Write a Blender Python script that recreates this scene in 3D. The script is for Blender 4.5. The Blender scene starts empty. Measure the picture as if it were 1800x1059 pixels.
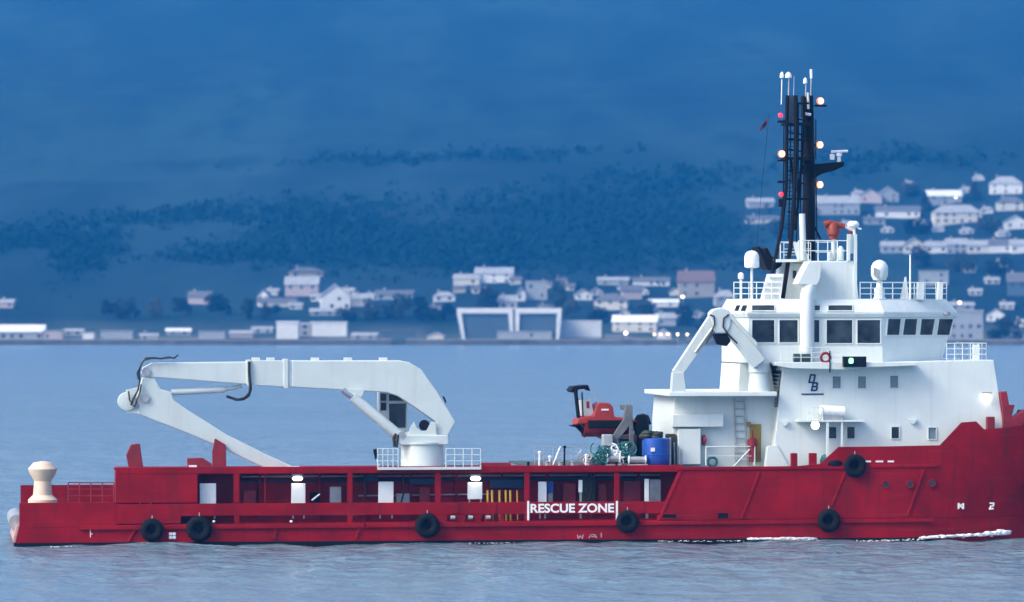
import bpy, bmesh, math, random
import numpy as np
from mathutils import Vector, Matrix, noise
R = math.radians
random.seed(7)
sc = bpy.context.scene
COL = sc.collection

# ------------------------------------------------------------------ camera, sky, sun, exposure
D, FP, H, YH = 300.0, 8100.0, 15.16, 545.6      # metres to the ship, focal length in photo pixels, eye height, horizon row
YAW = R(7.0)                                    # the bow lies a little farther off than the stern
cam = bpy.data.cameras.new('camera'); camo = bpy.data.objects.new('camera', cam); COL.objects.link(camo)
camo.location = (0, -D, H); camo.rotation_euler = (R(90), 0, 0)
cam.sensor_width = 36.0; cam.lens = 36.0*FP/1800.0; cam.shift_y = (YH-529.5)/1800.0
cam.clip_start = 1.0; cam.clip_end = 20000.0
cam.dof.use_dof = True; cam.dof.focus_distance = 305.0; cam.dof.aperture_fstop = 0.55
sc.camera = camo

SUN_EL, SUN_AZ = R(40), math.atan2(-0.85, -0.5)     # behind thin cloud, off to the left
sun_dir = Vector((math.sin(SUN_AZ)*math.cos(SUN_EL), math.cos(SUN_AZ)*math.cos(SUN_EL), math.sin(SUN_EL)))
w = bpy.data.worlds.new('World'); sc.world = w; w.use_nodes = True
nt = w.node_tree; bg = nt.nodes['Background']
sky = nt.nodes.new('ShaderNodeTexSky'); sky.sky_type = 'NISHITA'; sky.sun_disc = False
sky.sun_elevation = SUN_EL; sky.sun_rotation = SUN_AZ; sky.air_density = 1.0; sky.dust_density = 4.0; sky.ozone_density = 1.0
nt.links.new(sky.outputs[0], bg.inputs[0]); bg.inputs[1].default_value = 0.15
sl = bpy.data.lights.new('sun', 'SUN'); sl.energy = 1.0; sl.angle = R(22); sl.color = (1.0, 0.97, 0.82)
so = bpy.data.objects.new('sun', sl); COL.objects.link(so)
so.rotation_euler = (-sun_dir).to_track_quat('-Z', 'Y').to_euler()
sc.view_settings.view_transform = 'Standard'; sc.view_settings.look = 'None'
sc.view_settings.exposure = 1.12; sc.view_settings.gamma = 1.0; sc.view_settings.use_curve_mapping = False
sc.cycles.use_denoising = True
sc.cycles.max_bounces = 6; sc.cycles.volume_bounces = 1; sc.cycles.diffuse_bounces = 3; sc.cycles.glossy_bounces = 3
sc.cycles.caustics_reflective = False; sc.cycles.caustics_refractive = False

# ------------------------------------------------------------------ pixel <-> ship space
cY, sY = math.cos(YAW), math.sin(YAW)
def to_local(v): return Vector((cY*v[0]+sY*v[1], -sY*v[0]+cY*v[1], v[2]))
def to_world(v): return Vector((cY*v[0]-sY*v[1], sY*v[0]+cY*v[1], v[2]))
CL = to_local((0, -D, H))
def ray(px, py): return to_local(((px-900)/FP, 1.0, (YH-py)/FP))
def P(px, py, y):
    d = ray(px, py); t = (y-CL.y)/d.y
    return CL+d*t
def hitx(px, py, x):
    d = ray(px, py); t = (x-CL.x)/d.x
    return CL+d*t
def proj(v):
    q = to_world(v); dd = q.y+D
    return 900+FP*q.x/dd, YH-FP*(q.z-H)/dd
def XX(px, y=0.0, py=800): return P(px, py, y).x
def on_quad(q, px, py):
    a, b, c, d = q
    f = lambda u, v: a*(1-u)*(1-v)+b*u*(1-v)+c*u*v+d*(1-u)*v
    u = v = 0.5
    for _ in range(14):
        p0 = proj(f(u, v)); pu = proj(f(u+1e-3, v)); pv = proj(f(u, v+1e-3))
        J = np.array([[(pu[0]-p0[0])/1e-3, (pv[0]-p0[0])/1e-3], [(pu[1]-p0[1])/1e-3, (pv[1]-p0[1])/1e-3]])
        du = np.linalg.solve(J, np.array([px-p0[0], py-p0[1]])); u += du[0]; v += du[1]
    return f(u, v)

# ------------------------------------------------------------------ materials
MATS = {}
def mat(name, col, rough=0.5, metal=0.0, var=0.0, vscale=0.6, bump=0.0, bscale=4.0, col2=None, emit=None, estr=0.0, streak=None, spec=0.5, scuff=None):
    m = bpy.data.materials.new(name); m.use_nodes = True; n = m.node_tree; b = n.nodes['Principled BSDF']
    b.inputs['Base Color'].default_value = (*col, 1); b.inputs['Roughness'].default_value = rough; b.inputs['Metallic'].default_value = metal
    b.inputs['Specular IOR Level'].default_value = spec
    tc = n.nodes.new('ShaderNodeTexCoord')
    last = None
    if var or col2:
        t = n.nodes.new('ShaderNodeTexNoise'); t.inputs['Scale'].default_value = vscale; t.inputs['Detail'].default_value = 6; t.inputs['Roughness'].default_value = 0.6
        n.links.new(tc.outputs['Object'], t.inputs['Vector'])
        mx = n.nodes.new('ShaderNodeMix'); mx.data_type = 'RGBA'
        c2 = col2 if col2 else tuple(x*(1-var) for x in col); c1 = col if col2 else tuple(min(1, x*(1+var*0.6)) for x in col)
        mx.inputs[6].default_value = (*c2, 1); mx.inputs[7].default_value = (*c1, 1)
        rp = n.nodes.new('ShaderNodeMapRange'); rp.inputs[1].default_value = 0.35; rp.inputs[2].default_value = 0.65
        n.links.new(t.outputs[0], rp.inputs[0]); n.links.new(rp.outputs[0], mx.inputs[0]); last = mx.outputs[2]
    if streak:                       # vertical runs of dirt and rust
        mp = n.nodes.new('ShaderNodeMapping'); mp.inputs['Scale'].default_value = (2.6, 2.6, 0.16)
        n.links.new(tc.outputs['Object'], mp.inputs['Vector'])
        t2 = n.nodes.new('ShaderNodeTexNoise'); t2.inputs['Scale'].default_value = 1.0; t2.inputs['Detail'].default_value = 5
        n.links.new(mp.outputs[0], t2.inputs['Vector'])
        r2 = n.nodes.new('ShaderNodeMapRange'); r2.inputs[1].default_value = 0.55; r2.inputs[2].default_value = 0.78; r2.inputs[4].default_value = streak[1]
        n.links.new(t2.outputs[0], r2.inputs[0])
        m2 = n.nodes.new('ShaderNodeMix'); m2.data_type = 'RGBA'; m2.inputs[7].default_value = (*streak[0], 1)
        if last: n.links.new(last, m2.inputs[6])
        else: m2.inputs[6].default_value = (*col, 1)
        n.links.new(r2.outputs[0], m2.inputs[0]); last = m2.outputs[2]
    if scuff:
        mp = n.nodes.new('ShaderNodeMapping'); mp.inputs['Scale'].default_value = (0.22, 1, 5.0)
        n.links.new(tc.outputs['Object'], mp.inputs['Vector'])
        t2 = n.nodes.new('ShaderNodeTexNoise'); t2.inputs['Scale'].default_value = 1.0; t2.inputs['Detail'].default_value = 8; t2.inputs['Roughness'].default_value = 0.7
        n.links.new(mp.outputs[0], t2.inputs['Vector'])
        r2 = n.nodes.new('ShaderNodeMapRange'); r2.inputs[1].default_value = 0.56; r2.inputs[2].default_value = 0.74; r2.inputs[4].default_value = scuff[1]
        n.links.new(t2.outputs[0], r2.inputs[0])
        m2 = n.nodes.new('ShaderNodeMix'); m2.data_type = 'RGBA'; m2.inputs[7].default_value = (*scuff[0], 1); n.links.new(last, m2.inputs[6])
        n.links.new(r2.outputs[0], m2.inputs[0]); last = m2.outputs[2]
    if last: n.links.new(last, b.inputs['Base Color'])
    if bump:
        t3 = n.nodes.new('ShaderNodeTexNoise'); t3.inputs['Scale'].default_value = bscale; t3.inputs['Detail'].default_value = 4
        n.links.new(tc.outputs['Object'], t3.inputs['Vector'])
        bp = n.nodes.new('ShaderNodeBump'); bp.inputs['Strength'].default_value = 1.0; bp.inputs['Distance'].default_value = bump
        n.links.new(t3.outputs[0], bp.inputs['Height']); n.links.new(bp.outputs[0], b.inputs['Normal'])
    if emit:
        b.inputs['Emission Color'].default_value = (*emit, 1); b.inputs['Emission Strength'].default_value = estr
    MATS[name] = m; return m
M_RED = mat('hull_red', (0.255, 0.003, 0.009), 0.55, var=0.3, vscale=0.35, bump=0.008, bscale=0.4, streak=((0.09, 0.010, 0.010), 0.75), spec=0.12, scuff=((0.30, 0.045, 0.06), 0.6))
M_REDT = mat('deck_gear_red', (0.22, 0.006, 0.014), 0.6, var=0.25, vscale=1.2)
M_WHITE = mat('white_paint', (0.67, 0.735, 0.72), 0.42, var=0.05, vscale=0.5, bump=0.012, bscale=0.9, streak=((0.42, 0.40, 0.34), 0.28))
M_CRANE = mat('crane_white', (0.56, 0.63, 0.62), 0.38, var=0.05, vscale=0.6, streak=((0.45, 0.42, 0.34), 0.30))
M_BLACK = mat('mast_black', (0.004, 0.005, 0.009), 0.6, var=0.3, vscale=2, spec=0.15)
M_RUB = mat('black_rubber', (0.007, 0.007, 0.009), 0.85, var=0.4, vscale=3, bump=0.02, bscale=9, spec=0.15)
M_HOSE = mat('hydraulic_hose', (0.012, 0.013, 0.015), 0.55)
M_GLASS = mat('window_glass', (0.042, 0.058, 0.068), 0.06, col2=(0.008, 0.012, 0.018), vscale=0.8)  # pale blotches painted in for cabin and sky seen through the panes
M_PALEGL = mat('blinded_window', (0.16, 0.24, 0.26), 0.12, var=0.25, vscale=1.2)
M_STEEL = mat('galvanised_steel', (0.42, 0.44, 0.45), 0.45, 0.4, var=0.2, vscale=2)
M_CHROME = mat('cylinder_rod', (0.6, 0.62, 0.62), 0.2, 0.9)
M_DECK = mat('deck_paint', (0.06, 0.10, 0.085), 0.75, var=0.4, vscale=1)
M_ORANGE = mat('rescue_orange', (0.33, 0.022, 0.014), 0.5, var=0.15, vscale=1.5)
M_MON = mat('monitor_orange', (0.26, 0.035, 0.018), 0.6, var=0.25, vscale=4)
M_BLUE = mat('tank_blue', (0.012, 0.07, 0.36), 0.38, var=0.2, vscale=1.2, streak=((0.25, 0.27, 0.3), 0.3))
M_TEAL = mat('teal_rope', (0.02, 0.16, 0.17), 0.85, var=0.5, vscale=6, bump=0.03, bscale=14)
M_TARP = mat('dark_tarpaulin', (0.03, 0.035, 0.02), 0.8, var=0.5, vscale=3)
M_YEL = mat('safety_yellow', (0.62, 0.36, 0.03), 0.5, var=0.2, vscale=4)
M_OCHRE = mat('ochre_door', (0.30, 0.20, 0.02), 0.5, var=0.25, vscale=2)
M_BROWN = mat('weathered_brown', (0.22, 0.10, 0.05), 0.7, var=0.4, vscale=3)
M_CREAM = mat('cream_paint', (0.68, 0.55, 0.42), 0.5, var=0.12, vscale=1)
M_WORN = mat('worn_transom', (0.58, 0.40, 0.38), 0.55, var=0.3, vscale=0.8, col2=(0.42, 0.2, 0.19))
M_MARK = mat('mark_white', (0.85, 0.86, 0.86), 0.5, var=0.1, vscale=5)
M_NAVY = mat('logo_navy', (0.012, 0.035, 0.10), 0.5)
M_WARM = mat('warm_lamp', (0.9, 0.8, 0.6), 0.4, emit=(1.0, 0.72, 0.42), estr=5.0)
M_LITW = mat('white_lamp', (0.9, 0.9, 0.8), 0.4, emit=(1.0, 0.93, 0.76), estr=5.0)
M_ORIM = mat('amber_lens', (0.5, 0.12, 0.02), 0.3, emit=(1.0, 0.25, 0.03), estr=0.7)
M_REDL = mat('red_lamp', (0.6, 0.02, 0.04), 0.3, emit=(1.0, 0.03, 0.06), estr=0.8)
M_GRN = mat('green_lamp', (0.1, 0.6, 0.3), 0.3, emit=(0.15, 1.0, 0.45), estr=6.0)
M_FLAG = mat('flag_cloth', (0.10, 0.012, 0.03), 0.9, var=0.5, vscale=3, col2=(0.02, 0.02, 0.06))
M_FOAM = mat('sea_foam', (0.82, 0.85, 0.86), 0.9, var=0.15, vscale=2)

# ------------------------------------------------------------------ mesh builder
ORG = {}
class MB:
    def __init__(s): s.v = []; s.f = []
    def add(s, vs, fs):
        k = len(s.v); s.v += [Vector(p) for p in vs]; s.f += [tuple(i+k for i in f) for f in fs]; return s
    def box(s, a, b):
        x0, x1 = sorted((a[0], b[0])); y0, y1 = sorted((a[1], b[1])); z0, z1 = sorted((a[2], b[2]))
        return s.add([(x0,y0,z0),(x1,y0,z0),(x1,y1,z0),(x0,y1,z0),(x0,y0,z1),(x1,y0,z1),(x1,y1,z1),(x0,y1,z1)],
                     [(0,3,2,1),(4,5,6,7),(0,1,5,4),(1,2,6,5),(2,3,7,6),(3,0,4,7)])
    def bx(s, px0, py0, px1, py1, y0, y1):          # a box whose near face fills that picture rectangle at depth y0
        a = P(px0, py1, y0); b = P(px1, py0, y0); pm = P((px0+px1)/2, py0, y0); pn = P((px0+px1)/2, py1, y0)
        return s.box((a.x, y0, pn.z), (b.x, y1, pm.z))
    def prism(s, pts, y0, y1):
        n = len(pts); q = [P(x, y, y0) for x, y in pts]
        vs = q+[Vector((p.x, y1, p.z)) for p in q]
        fs = [tuple(range(n)), tuple(range(2*n-1, n-1, -1))]+[(i, (i+1) % n, (i+1) % n+n, i+n) for i in range(n)]
        return s.add(vs, fs)
    def loft(s, rings, closed=True, caps=True):
        n = len(rings[0]); vs = [p for r in rings for p in r]; fs = []
        for j in range(len(rings)-1):
            for i in range(n if closed else n-1):
                k = (i+1) % n; fs.append((j*n+i, j*n+k, (j+1)*n+k, (j+1)*n+i))
        if caps: fs += [tuple(range(n-1, -1, -1)), tuple(range((len(rings)-1)*n, len(rings)*n))]
        return s.add(vs, fs)
    def tube(s, pts, r, n=8, r2=None):
        pts = [Vector(p) for p in pts]; rings = []; up = None
        for i, p in enumerate(pts):
            t = (pts[min(i+1, len(pts)-1)]-pts[max(i-1, 0)]).normalized()
            if up is None: up = t.orthogonal().normalized()
            up = (up-t*up.dot(t))
            up = up.normalized() if up.length > 1e-6 else t.orthogonal().normalized()
            b = t.cross(up); rr = r if r2 is None else r+(r2-r)*i/(len(pts)-1)
            rings.append([p+(up*math.cos(2*math.pi*k/n)+b*math.sin(2*math.pi*k/n))*rr for k in range(n)])
        return s.loft(rings)
    def lathe(s, c, prof, n=20, axis='z'):          # prof: (radius, height)
        c = Vector(c); rings = []
        for r, h in prof:
            ring = []
            for k in range(n):
                a = 2*math.pi*k/n; u, v = r*math.cos(a), r*math.sin(a)
                ring.append(c+Vector({'z': (u, v, h), 'y': (u, h, v), 'x': (h, u, v)}[axis]))
            rings.append(ring)
        return s.loft(rings)
    def ball(s, c, r, n=12, sq=(1, 1, 1)):
        c = Vector(c); rings = []; m = n//2
        for j in range(1, m):
            a = math.pi*j/m
            rings.append([c+Vector((r*math.sin(a)*math.cos(2*math.pi*k/n)*sq[0], r*math.sin(a)*math.sin(2*math.pi*k/n)*sq[1], -r*math.cos(a)*sq[2])) for k in range(n)])
        return s.loft(rings)
    def torus(s, c, Rr, r, axis='y', n=24, m=10, lug=0.0):
        c = Vector(c); vs = []; fs = []
        for i in range(n):
            a = 2*math.pi*i/n
            for j in range(m):
                b = 2*math.pi*j/m; rr = r*(1+(lug if i % 2 else 0)*max(0, math.cos(b))); q = Rr+rr*math.cos(b); h = rr*math.sin(b)*1.15
                vs.append(c+Vector({'y': (q*math.cos(a), h, q*math.sin(a)), 'z': (q*math.cos(a), q*math.sin(a), h), 'x': (h, q*math.cos(a), q*math.sin(a))}[axis]))
        for i in range(n):
            for j in range(m):
                fs.append((i*m+j, ((i+1) % n)*m+j, ((i+1) % n)*m+(j+1) % m, i*m+(j+1) % m))
        return s.add(vs, fs)
    def rail(s, a, b, h=1.05, n=5, r=0.028, bars=3):
        a = Vector(a); b = Vector(b)
        for i in range(n+1):
            p = a.lerp(b, i/n); s.tube([p, p+Vector((0, 0, h))], r*1.15, 6)
        for k in range(bars):
            z = Vector((0, 0, h*(k+1)/bars)); s.tube([a+z, b+z], r, 6)
        return s
    def build(s, name, m, parent=None, org=None, bevel=0.0, smooth=None, solid=0.0):
        o0 = Vector(org) if org is not None else ORG.get(parent.as_pointer(), Vector((0, 0, 0))) if parent else Vector((0, 0, 0))
        me = bpy.data.meshes.new(name); me.from_pydata([tuple(p-o0) for p in s.v], [], s.f)
        bm = bmesh.new(); bm.from_mesh(me); bmesh.ops.recalc_face_normals(bm, faces=bm.faces)
        if smooth is not None:
            for f in bm.faces: f.smooth = True
        bm.to_mesh(me); bm.free()
        if smooth is not None: me.set_sharp_from_angle(angle=R(smooth))
        me.materials.append(m)
        o = bpy.data.objects.new(name, me); COL.objects.link(o)
        if parent: o.parent = parent
        ORG[o.as_pointer()] = o0
        if solid:
            md = o.modifiers.new('plate', 'SOLIDIFY'); md.thickness = solid; md.offset = 0
            if smooth is not None: es = o.modifiers.new('split', 'EDGE_SPLIT'); es.split_angle = R(30)
        if bevel:
            md = o.modifiers.new('edge', 'BEVEL'); md.width = bevel; md.segments = 2; md.limit_method = 'ANGLE'; md.angle_limit = R(35)
        return o
def tag(o, label, cat, group=None):
    o['label'] = label; o['category'] = cat
    if group: o['group'] = group
    return o
def thing(name, label, cat, org=(0, 0, 0), group=None):       # an Empty at the base, turned with the ship
    e = bpy.data.objects.new(name, None); COL.objects.link(e); e.empty_display_size = 0.5
    org = Vector(org); e.location = to_world(org); e.rotation_euler = (0, 0, YAW); ORG[e.as_pointer()] = org
    return tag(e, label, cat, group)
def text_mesh(txt, px0, py0, px1, py1, y, name, m, parent, shear=0.0, bold=0.0):
    cu = bpy.data.curves.new(name, 'FONT'); cu.body = txt; cu.extrude = 0.02; cu.offset = bold; cu.shear = shear
    to = bpy.data.objects.new('tmp', cu); COL.objects.link(to); bpy.context.view_layer.update()
    me = bpy.data.meshes.new_from_object(to.evaluated_get(bpy.context.evaluated_depsgraph_get()))
    bpy.data.objects.remove(to)
    a = np.empty(len(me.vertices)*3); me.vertices.foreach_get('co', a); a = a.reshape(-1, 3)
    mn, mxx = a.min(0), a.max(0); A = P(px0, py1, y); B = P(px1, py0, y)
    o0 = ORG[parent.as_pointer()]; out = np.empty_like(a)
    out[:, 0] = A.x+(a[:, 0]-mn[0])/(mxx[0]-mn[0])*(B.x-A.x)-o0.x
    out[:, 1] = y-0.5*a[:, 2]-o0.y
    out[:, 2] = A.z+(a[:, 1]-mn[1])/(mxx[1]-mn[1])*(P((px0+px1)/2, py0, y).z-A.z)-o0.z
    me.vertices.foreach_set('co', out.ravel()); me.update(); me.materials.clear(); me.materials.append(m)
    o = bpy.data.objects.new(name, me); COL.objects.link(o); o.parent = parent; return o

# ------------------------------------------------------------------ the setting: land, water
SHORE = 1700.0
def terr(x, y):
    t = y-SHORE+14*noise.noise(Vector((x*0.006, 3.1, 0)))
    if t < 0: z = -3+3*max(-1, t/20+1) if t > -20 else -3.0
    elif t < 12: z = 2.6*t/12
    elif t < 85: z = 2.6+(t-12)*0.02
    else:
        s = t-85; z = 4.06+0.15*s+0.000012*max(0, s-1200)**2
        z += min(1, s/120)*(7*noise.noise(Vector((x*0.004, y*0.004, 1.7)))+2.2*noise.noise(Vector((x*0.016, y*0.016, 5))))
        z += min(1, s/900)*26*noise.noise(Vector((x*0.0013, y*0.0013, 9)))
    return z
def ground_hit(px, py, dmin=1705.0):
    dx, dz = (px-900)/FP, (YH-py)/FP; d = dmin+D
    while d < 6500:
        if terr(dx*d, d-D) >= H+dz*d: break
        d += 2.0
    return Vector((dx*d, d-D, H+dz*d)), d
def grid_mesh(name, xs, ys, zf, m):
    vs = [(x, y, zf(x, y)) for y in ys for x in xs]; n = len(xs)
    fs = [(j*n+i, j*n+i+1, (j+1)*n+i+1, (j+1)*n+i) for j in range(len(ys)-1) for i in range(n-1)]
    me = bpy.data.meshes.new(name); me.from_pydata(vs, [], fs); me.polygons.foreach_set('use_smooth', [True]*len(fs)); me.materials.append(m)
    o = bpy.data.objects.new(name, me); COL.objects.link(o); o['kind'] = 'structure'; return o
# hillside material: moor, bracken and rough pasture in patches, haze blue painted in
m = bpy.data.materials.new('hillside'); m.use_nodes = True; n = m.node_tree; b = n.nodes['Principled BSDF']; b.inputs['Roughness'].default_value = 0.95; b.inputs['Specular IOR Level'].default_value = 0.1
tc = n.nodes.new('ShaderNodeTexCoord')
def nz(scale, det, sx=1.0, sy=1.0):
    mp = n.nodes.new('ShaderNodeMapping'); mp.inputs['Scale'].default_value = (sx, sy, 1); n.links.new(tc.outputs['Object'], mp.inputs[0])
    t = n.nodes.new('ShaderNodeTexNoise'); t.inputs['Scale'].default_value = scale; t.inputs['Detail'].default_value = det; n.links.new(mp.outputs[0], t.inputs[0]); return t
def ramp(src, lo, hi):
    r = n.nodes.new('ShaderNodeMapRange'); r.inputs[1].default_value = lo; r.inputs[2].default_value = hi; r.interpolation_type = 'SMOOTHSTEP'; n.links.new(src, r.inputs[0]); return r.outputs[0]
def mixc(f, a, bcol):
    x = n.nodes.new('ShaderNodeMix'); x.data_type = 'RGBA'; n.links.new(f, x.inputs[0])
    for i, c in ((6, a), (7, bcol)):
        if isinstance(c, tuple): x.inputs[i].default_value = (*c, 1)
        else: n.links.new(c, x.inputs[i])
    return x.outputs[2]
base = mixc(ramp(nz(0.010, 6, 1, 0.17).outputs[0], 0.38, 0.64), (0.004, 0.018, 0.028), (0.013, 0.036, 0.044))
base = mixc(ramp(nz(0.0048, 5, 1, 0.2).outputs[0], 0.53, 0.70), base, (0.016, 0.042, 0.046))
base = mixc(ramp(nz(0.045, 5, 1, 0.2).outputs[0], 0.45, 0.72), base, (0.006, 0.022, 0.030))
sp = n.nodes.new('ShaderNodeSeparateXYZ'); n.links.new(tc.outputs['Object'], sp.inputs[0])          # made ground and grass of the coastal flat
cf = n.nodes.new('ShaderNodeMapRange'); cf.inputs[1].default_value = SHORE+130; cf.inputs[2].default_value = SHORE+70; n.links.new(sp.outputs['Y'], cf.inputs[0])
base = mixc(cf.outputs[0], base, mixc(ramp(nz(0.02, 5, 1, 0.3).outputs[0], 0.4, 0.62), (0.035, 0.055, 0.05), (0.10, 0.12, 0.115)))
n.links.new(base, b.inputs['Base Color']); M_HILL = m
xs = list(np.linspace(-5200, -700, 46)[:-1])+list(np.linspace(-700, 700, 141))+list(np.linspace(700, 5200, 46)[1:])
ys = list(np.linspace(SHORE-40, SHORE+120, 33)[:-1])+list(np.linspace(SHORE+120, SHORE+1400, 110)[:-1])+list(np.linspace(SHORE+1400, 5200, 40))
grid_mesh('hillside', xs, ys, terr, M_HILL)

# water: one sheet, real waves near the ship, fine ripples in the material
m = bpy.data.materials.new('sea_water'); m.use_nodes = True; n = m.node_tree; b = n.nodes['Principled BSDF']
b.inputs['Base Color'].default_value = (0.125, 0.195, 0.25, 1); b.inputs['Roughness'].default_value = 0.22; b.inputs['IOR'].default_value = 1.333
tc = n.nodes.new('ShaderNodeTexCoord')
a1 = nz(0.42, 4, 0.8, 1.0); a2 = nz(0.05, 3, 0.6, 1.0); a3 = nz(2.4, 3)
def mth(op, x, y):
    q = n.nodes.new('ShaderNodeMath'); q.operation = op
    for i, c in ((0, x), (1, y)):
        if isinstance(c, (int, float)): q.inputs[i].default_value = c
        else: n.links.new(c, q.inputs[i])
    return q.outputs[0]
gust = ramp(nz(0.018, 3, 0.5, 1.0).outputs[0], 0.3, 0.7)
hh = mth('ADD', mth('MULTIPLY', a1.outputs[0], mth('ADD', mth('MULTIPLY', gust, 1.1), 0.35)), mth('ADD', mth('MULTIPLY', a2.outputs[0], 2.2), mth('MULTIPLY', a3.outputs[0], 0.2)))
bp = n.nodes.new('ShaderNodeBump'); bp.inputs['Strength'].default_value = 1.0; bp.inputs['Distance'].default_value = 1.15
n.links.new(hh, bp.inputs['Height']); n.links.new(bp.outputs[0], b.inputs['Normal']); M_SEA = m
rw = random.Random(3); WAVES = []
for k in range(26):
    L = 2.2*1.12**k; th = R(rw.uniform(-60, 60)+20); WAVES.append((2*math.pi/L*math.cos(th), 2*math.pi/L*math.sin(th), rw.uniform(0, 6.28), min(0.038, 0.0095*L)))
WA = np.array(WAVES)
def sea_z(x, y):
    f = max(0.0, min(1.0, (330-abs(y))/150, (170-abs(x))/80))
    if f <= 0: return 0.0
    ph = WA[:, 0]*x+WA[:, 1]*y+WA[:, 2]; sn = np.sin(ph)
    return f*float((WA[:, 3]*(sn+0.25*np.cos(2*ph))).sum())*0.62
xs = list(np.linspace(-5200, -170, 14)[:-1])+list(np.linspace(-170, -44, 64)[:-1])+list(np.linspace(-44, 44, 190))+list(np.linspace(44, 170, 64)[1:])+list(np.linspace(170, 5200, 14)[1:])
ys = list(np.linspace(-5200, -330, 12)[:-1])+list(np.linspace(-330, -45, 90)[:-1])+list(np.linspace(-45, 25, 150)[:-1])+list(np.linspace(25, 330, 190)[:-1])+list(np.linspace(330, SHORE+30, 20))
grid_mesh('sea_water', xs, ys, sea_z, M_SEA)

# ------------------------------------------------------------------ the ship
BEAM = 14.0; CEN = BEAM/2
ship = thing('supply_ship', 'large red hulled offshore supply ship with white superstructure and black mast, under way', 'ship', (0, 0, 0))
ZD = P(900, 920, 0).z                      # main deck edge
def zat(px, py, y=0.0): return P(px, py, y).z
x_st = XX(34, 0, 920); x_k0 = XX(1640); x_bow = 47.0
def hb_top(x):
    t = max(0.0, (x-29.0)/(x_bow-29.0)); return CEN*max(0.004, 1-t**2.3)
def hb_wl(x):
    t = max(0.0, (x-25.5)/(43.5-25.5)); return CEN*max(0.004, 1-t**1.75) if t < 1 else 0.03
# lower hull, keel to main deck
hull = MB(); rings = []
xs_h = [x_st, x_st+1]+list(np.linspace(x_st+6, 24, 8))+list(np.linspace(25.5, 44, 14))
for i, x in enumerate(xs_h):
    hw, ht = hb_wl(x), hb_top(x); zd = P(900, 920, 0).z+(x+33)*0.004
    fr = min(1, max(0, zd)/5.0)*0.35; hd = hw+(ht-hw)*fr
    half = [(0.02, -3.2), (hw*0.72, -3.1), (hw*0.96, -2.2), (hw, -0.4), (hw, 0.25), (hd, zd)]
    xo = lambda z: (x+(0.45*(zd-z)/2.0*-1 if i == 0 else 0)+(max(0, x-38)*0.0))
    near = [Vector((xo(z), CEN-h, z)) for h, z in half]; far = [Vector((xo(z), CEN+h, z)) for h, z in half]
    rings.append(near+far[::-1])
hull.loft(rings); HULL = hull.build('hull', M_RED, ship, smooth=30)
# transom plate and stern roller
tp = MB(); tp.add([rings[0][i]+Vector((-0.02, 0, 0)) for i in (4, 5, 6, 7)]+[rings[0][i]+Vector((-0.16, 0, 0)) for i in (4, 5, 6, 7)],
                  [(0, 1, 2, 3), (7, 6, 5, 4), (0, 4, 5, 1), (1, 5, 6, 2), (2, 6, 7, 3), (3, 7, 4, 0)])
o = tp.build('transom_plate', M_WORN, ship); o['label'] = 'pale worn paint on the stern plate'
MB().tube([(x_st-0.1, 2.2, ZD+0.1), (x_st-0.1, BEAM-2.2, ZD+0.1)], 0.55, 18).build('stern_roller', M_STEEL, ship, smooth=40)
dk = MB(); dk.box((x_st+0.1, 0.2, ZD+0.012), (XX(1190), BEAM-0.2, ZD+0.05)); dk.build('main_deck', M_DECK, ship)
# rubbing strakes and the slanting fender bars
st = MB()
def bar(mb, px0, py0, px1, py1, y, th, pr=0.14):
    a, b2 = P(px0, py0, y), P(px1, py1, y); d = (b2-a).normalized(); nn = Vector((-d.z, 0, d.x))*th/2
    q = [a-nn, b2-nn, b2+nn, a+nn]; mb.add([v+Vector((0, -pr, 0)) for v in q]+[v+Vector((0, 0.03, 0)) for v in q], [(0,1,2,3),(7,6,5,4),(0,4,5,1),(1,5,6,2),(2,6,7,3),(3,7,4,0)])
for seg in ((140, 928.5, 640, 924.5), (645, 924.5, 1120, 920.5), (1124, 920.5, 1470, 916.5), (1474, 916.5, 1640, 914.5)):
    s1 = MB(); bar(s1, *seg, 0.0, 0.26, 0.17); s1.build('rubbing_strake', M_RED, ship, bevel=0.03)
for seg in ((1190, 824, 1490, 822), (1530, 820, 1650, 818.5)):
    s1 = MB(); bar(s1, *seg, 0.0, 0.22, 0.13); s1.build('upper_strake', M_RED, ship, bevel=0.03)
for seg in ((1335, 830, 1304, 912), (1487, 828, 1462, 890), (1624, 826, 1596, 905), (1199, 826, 1158, 916), (486, 928, 482, 948), (632, 927, 626, 947), (238, 930, 226, 952)):
    s1 = MB(); bar(s1, *seg, 0.0, 0.17, 0.10); s1.build('fender_bar', M_RED, ship, bevel=0.03)
bt_ = MB(); bt_.box((x_st-0.35, -0.014, -0.6), (XX(1640), 0.05, 0.20)); bt_.build('boot_top', M_BLACK, ship)
for a in (120, 372, 700, 988, 1230, 1410, 1560):      # butt welds of the shell plating
    s1 = MB(); s1.bx(a, 930, a+1.2, 950, -0.012, 0.02); s1.build('plate_seam', M_RED, ship)
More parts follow.
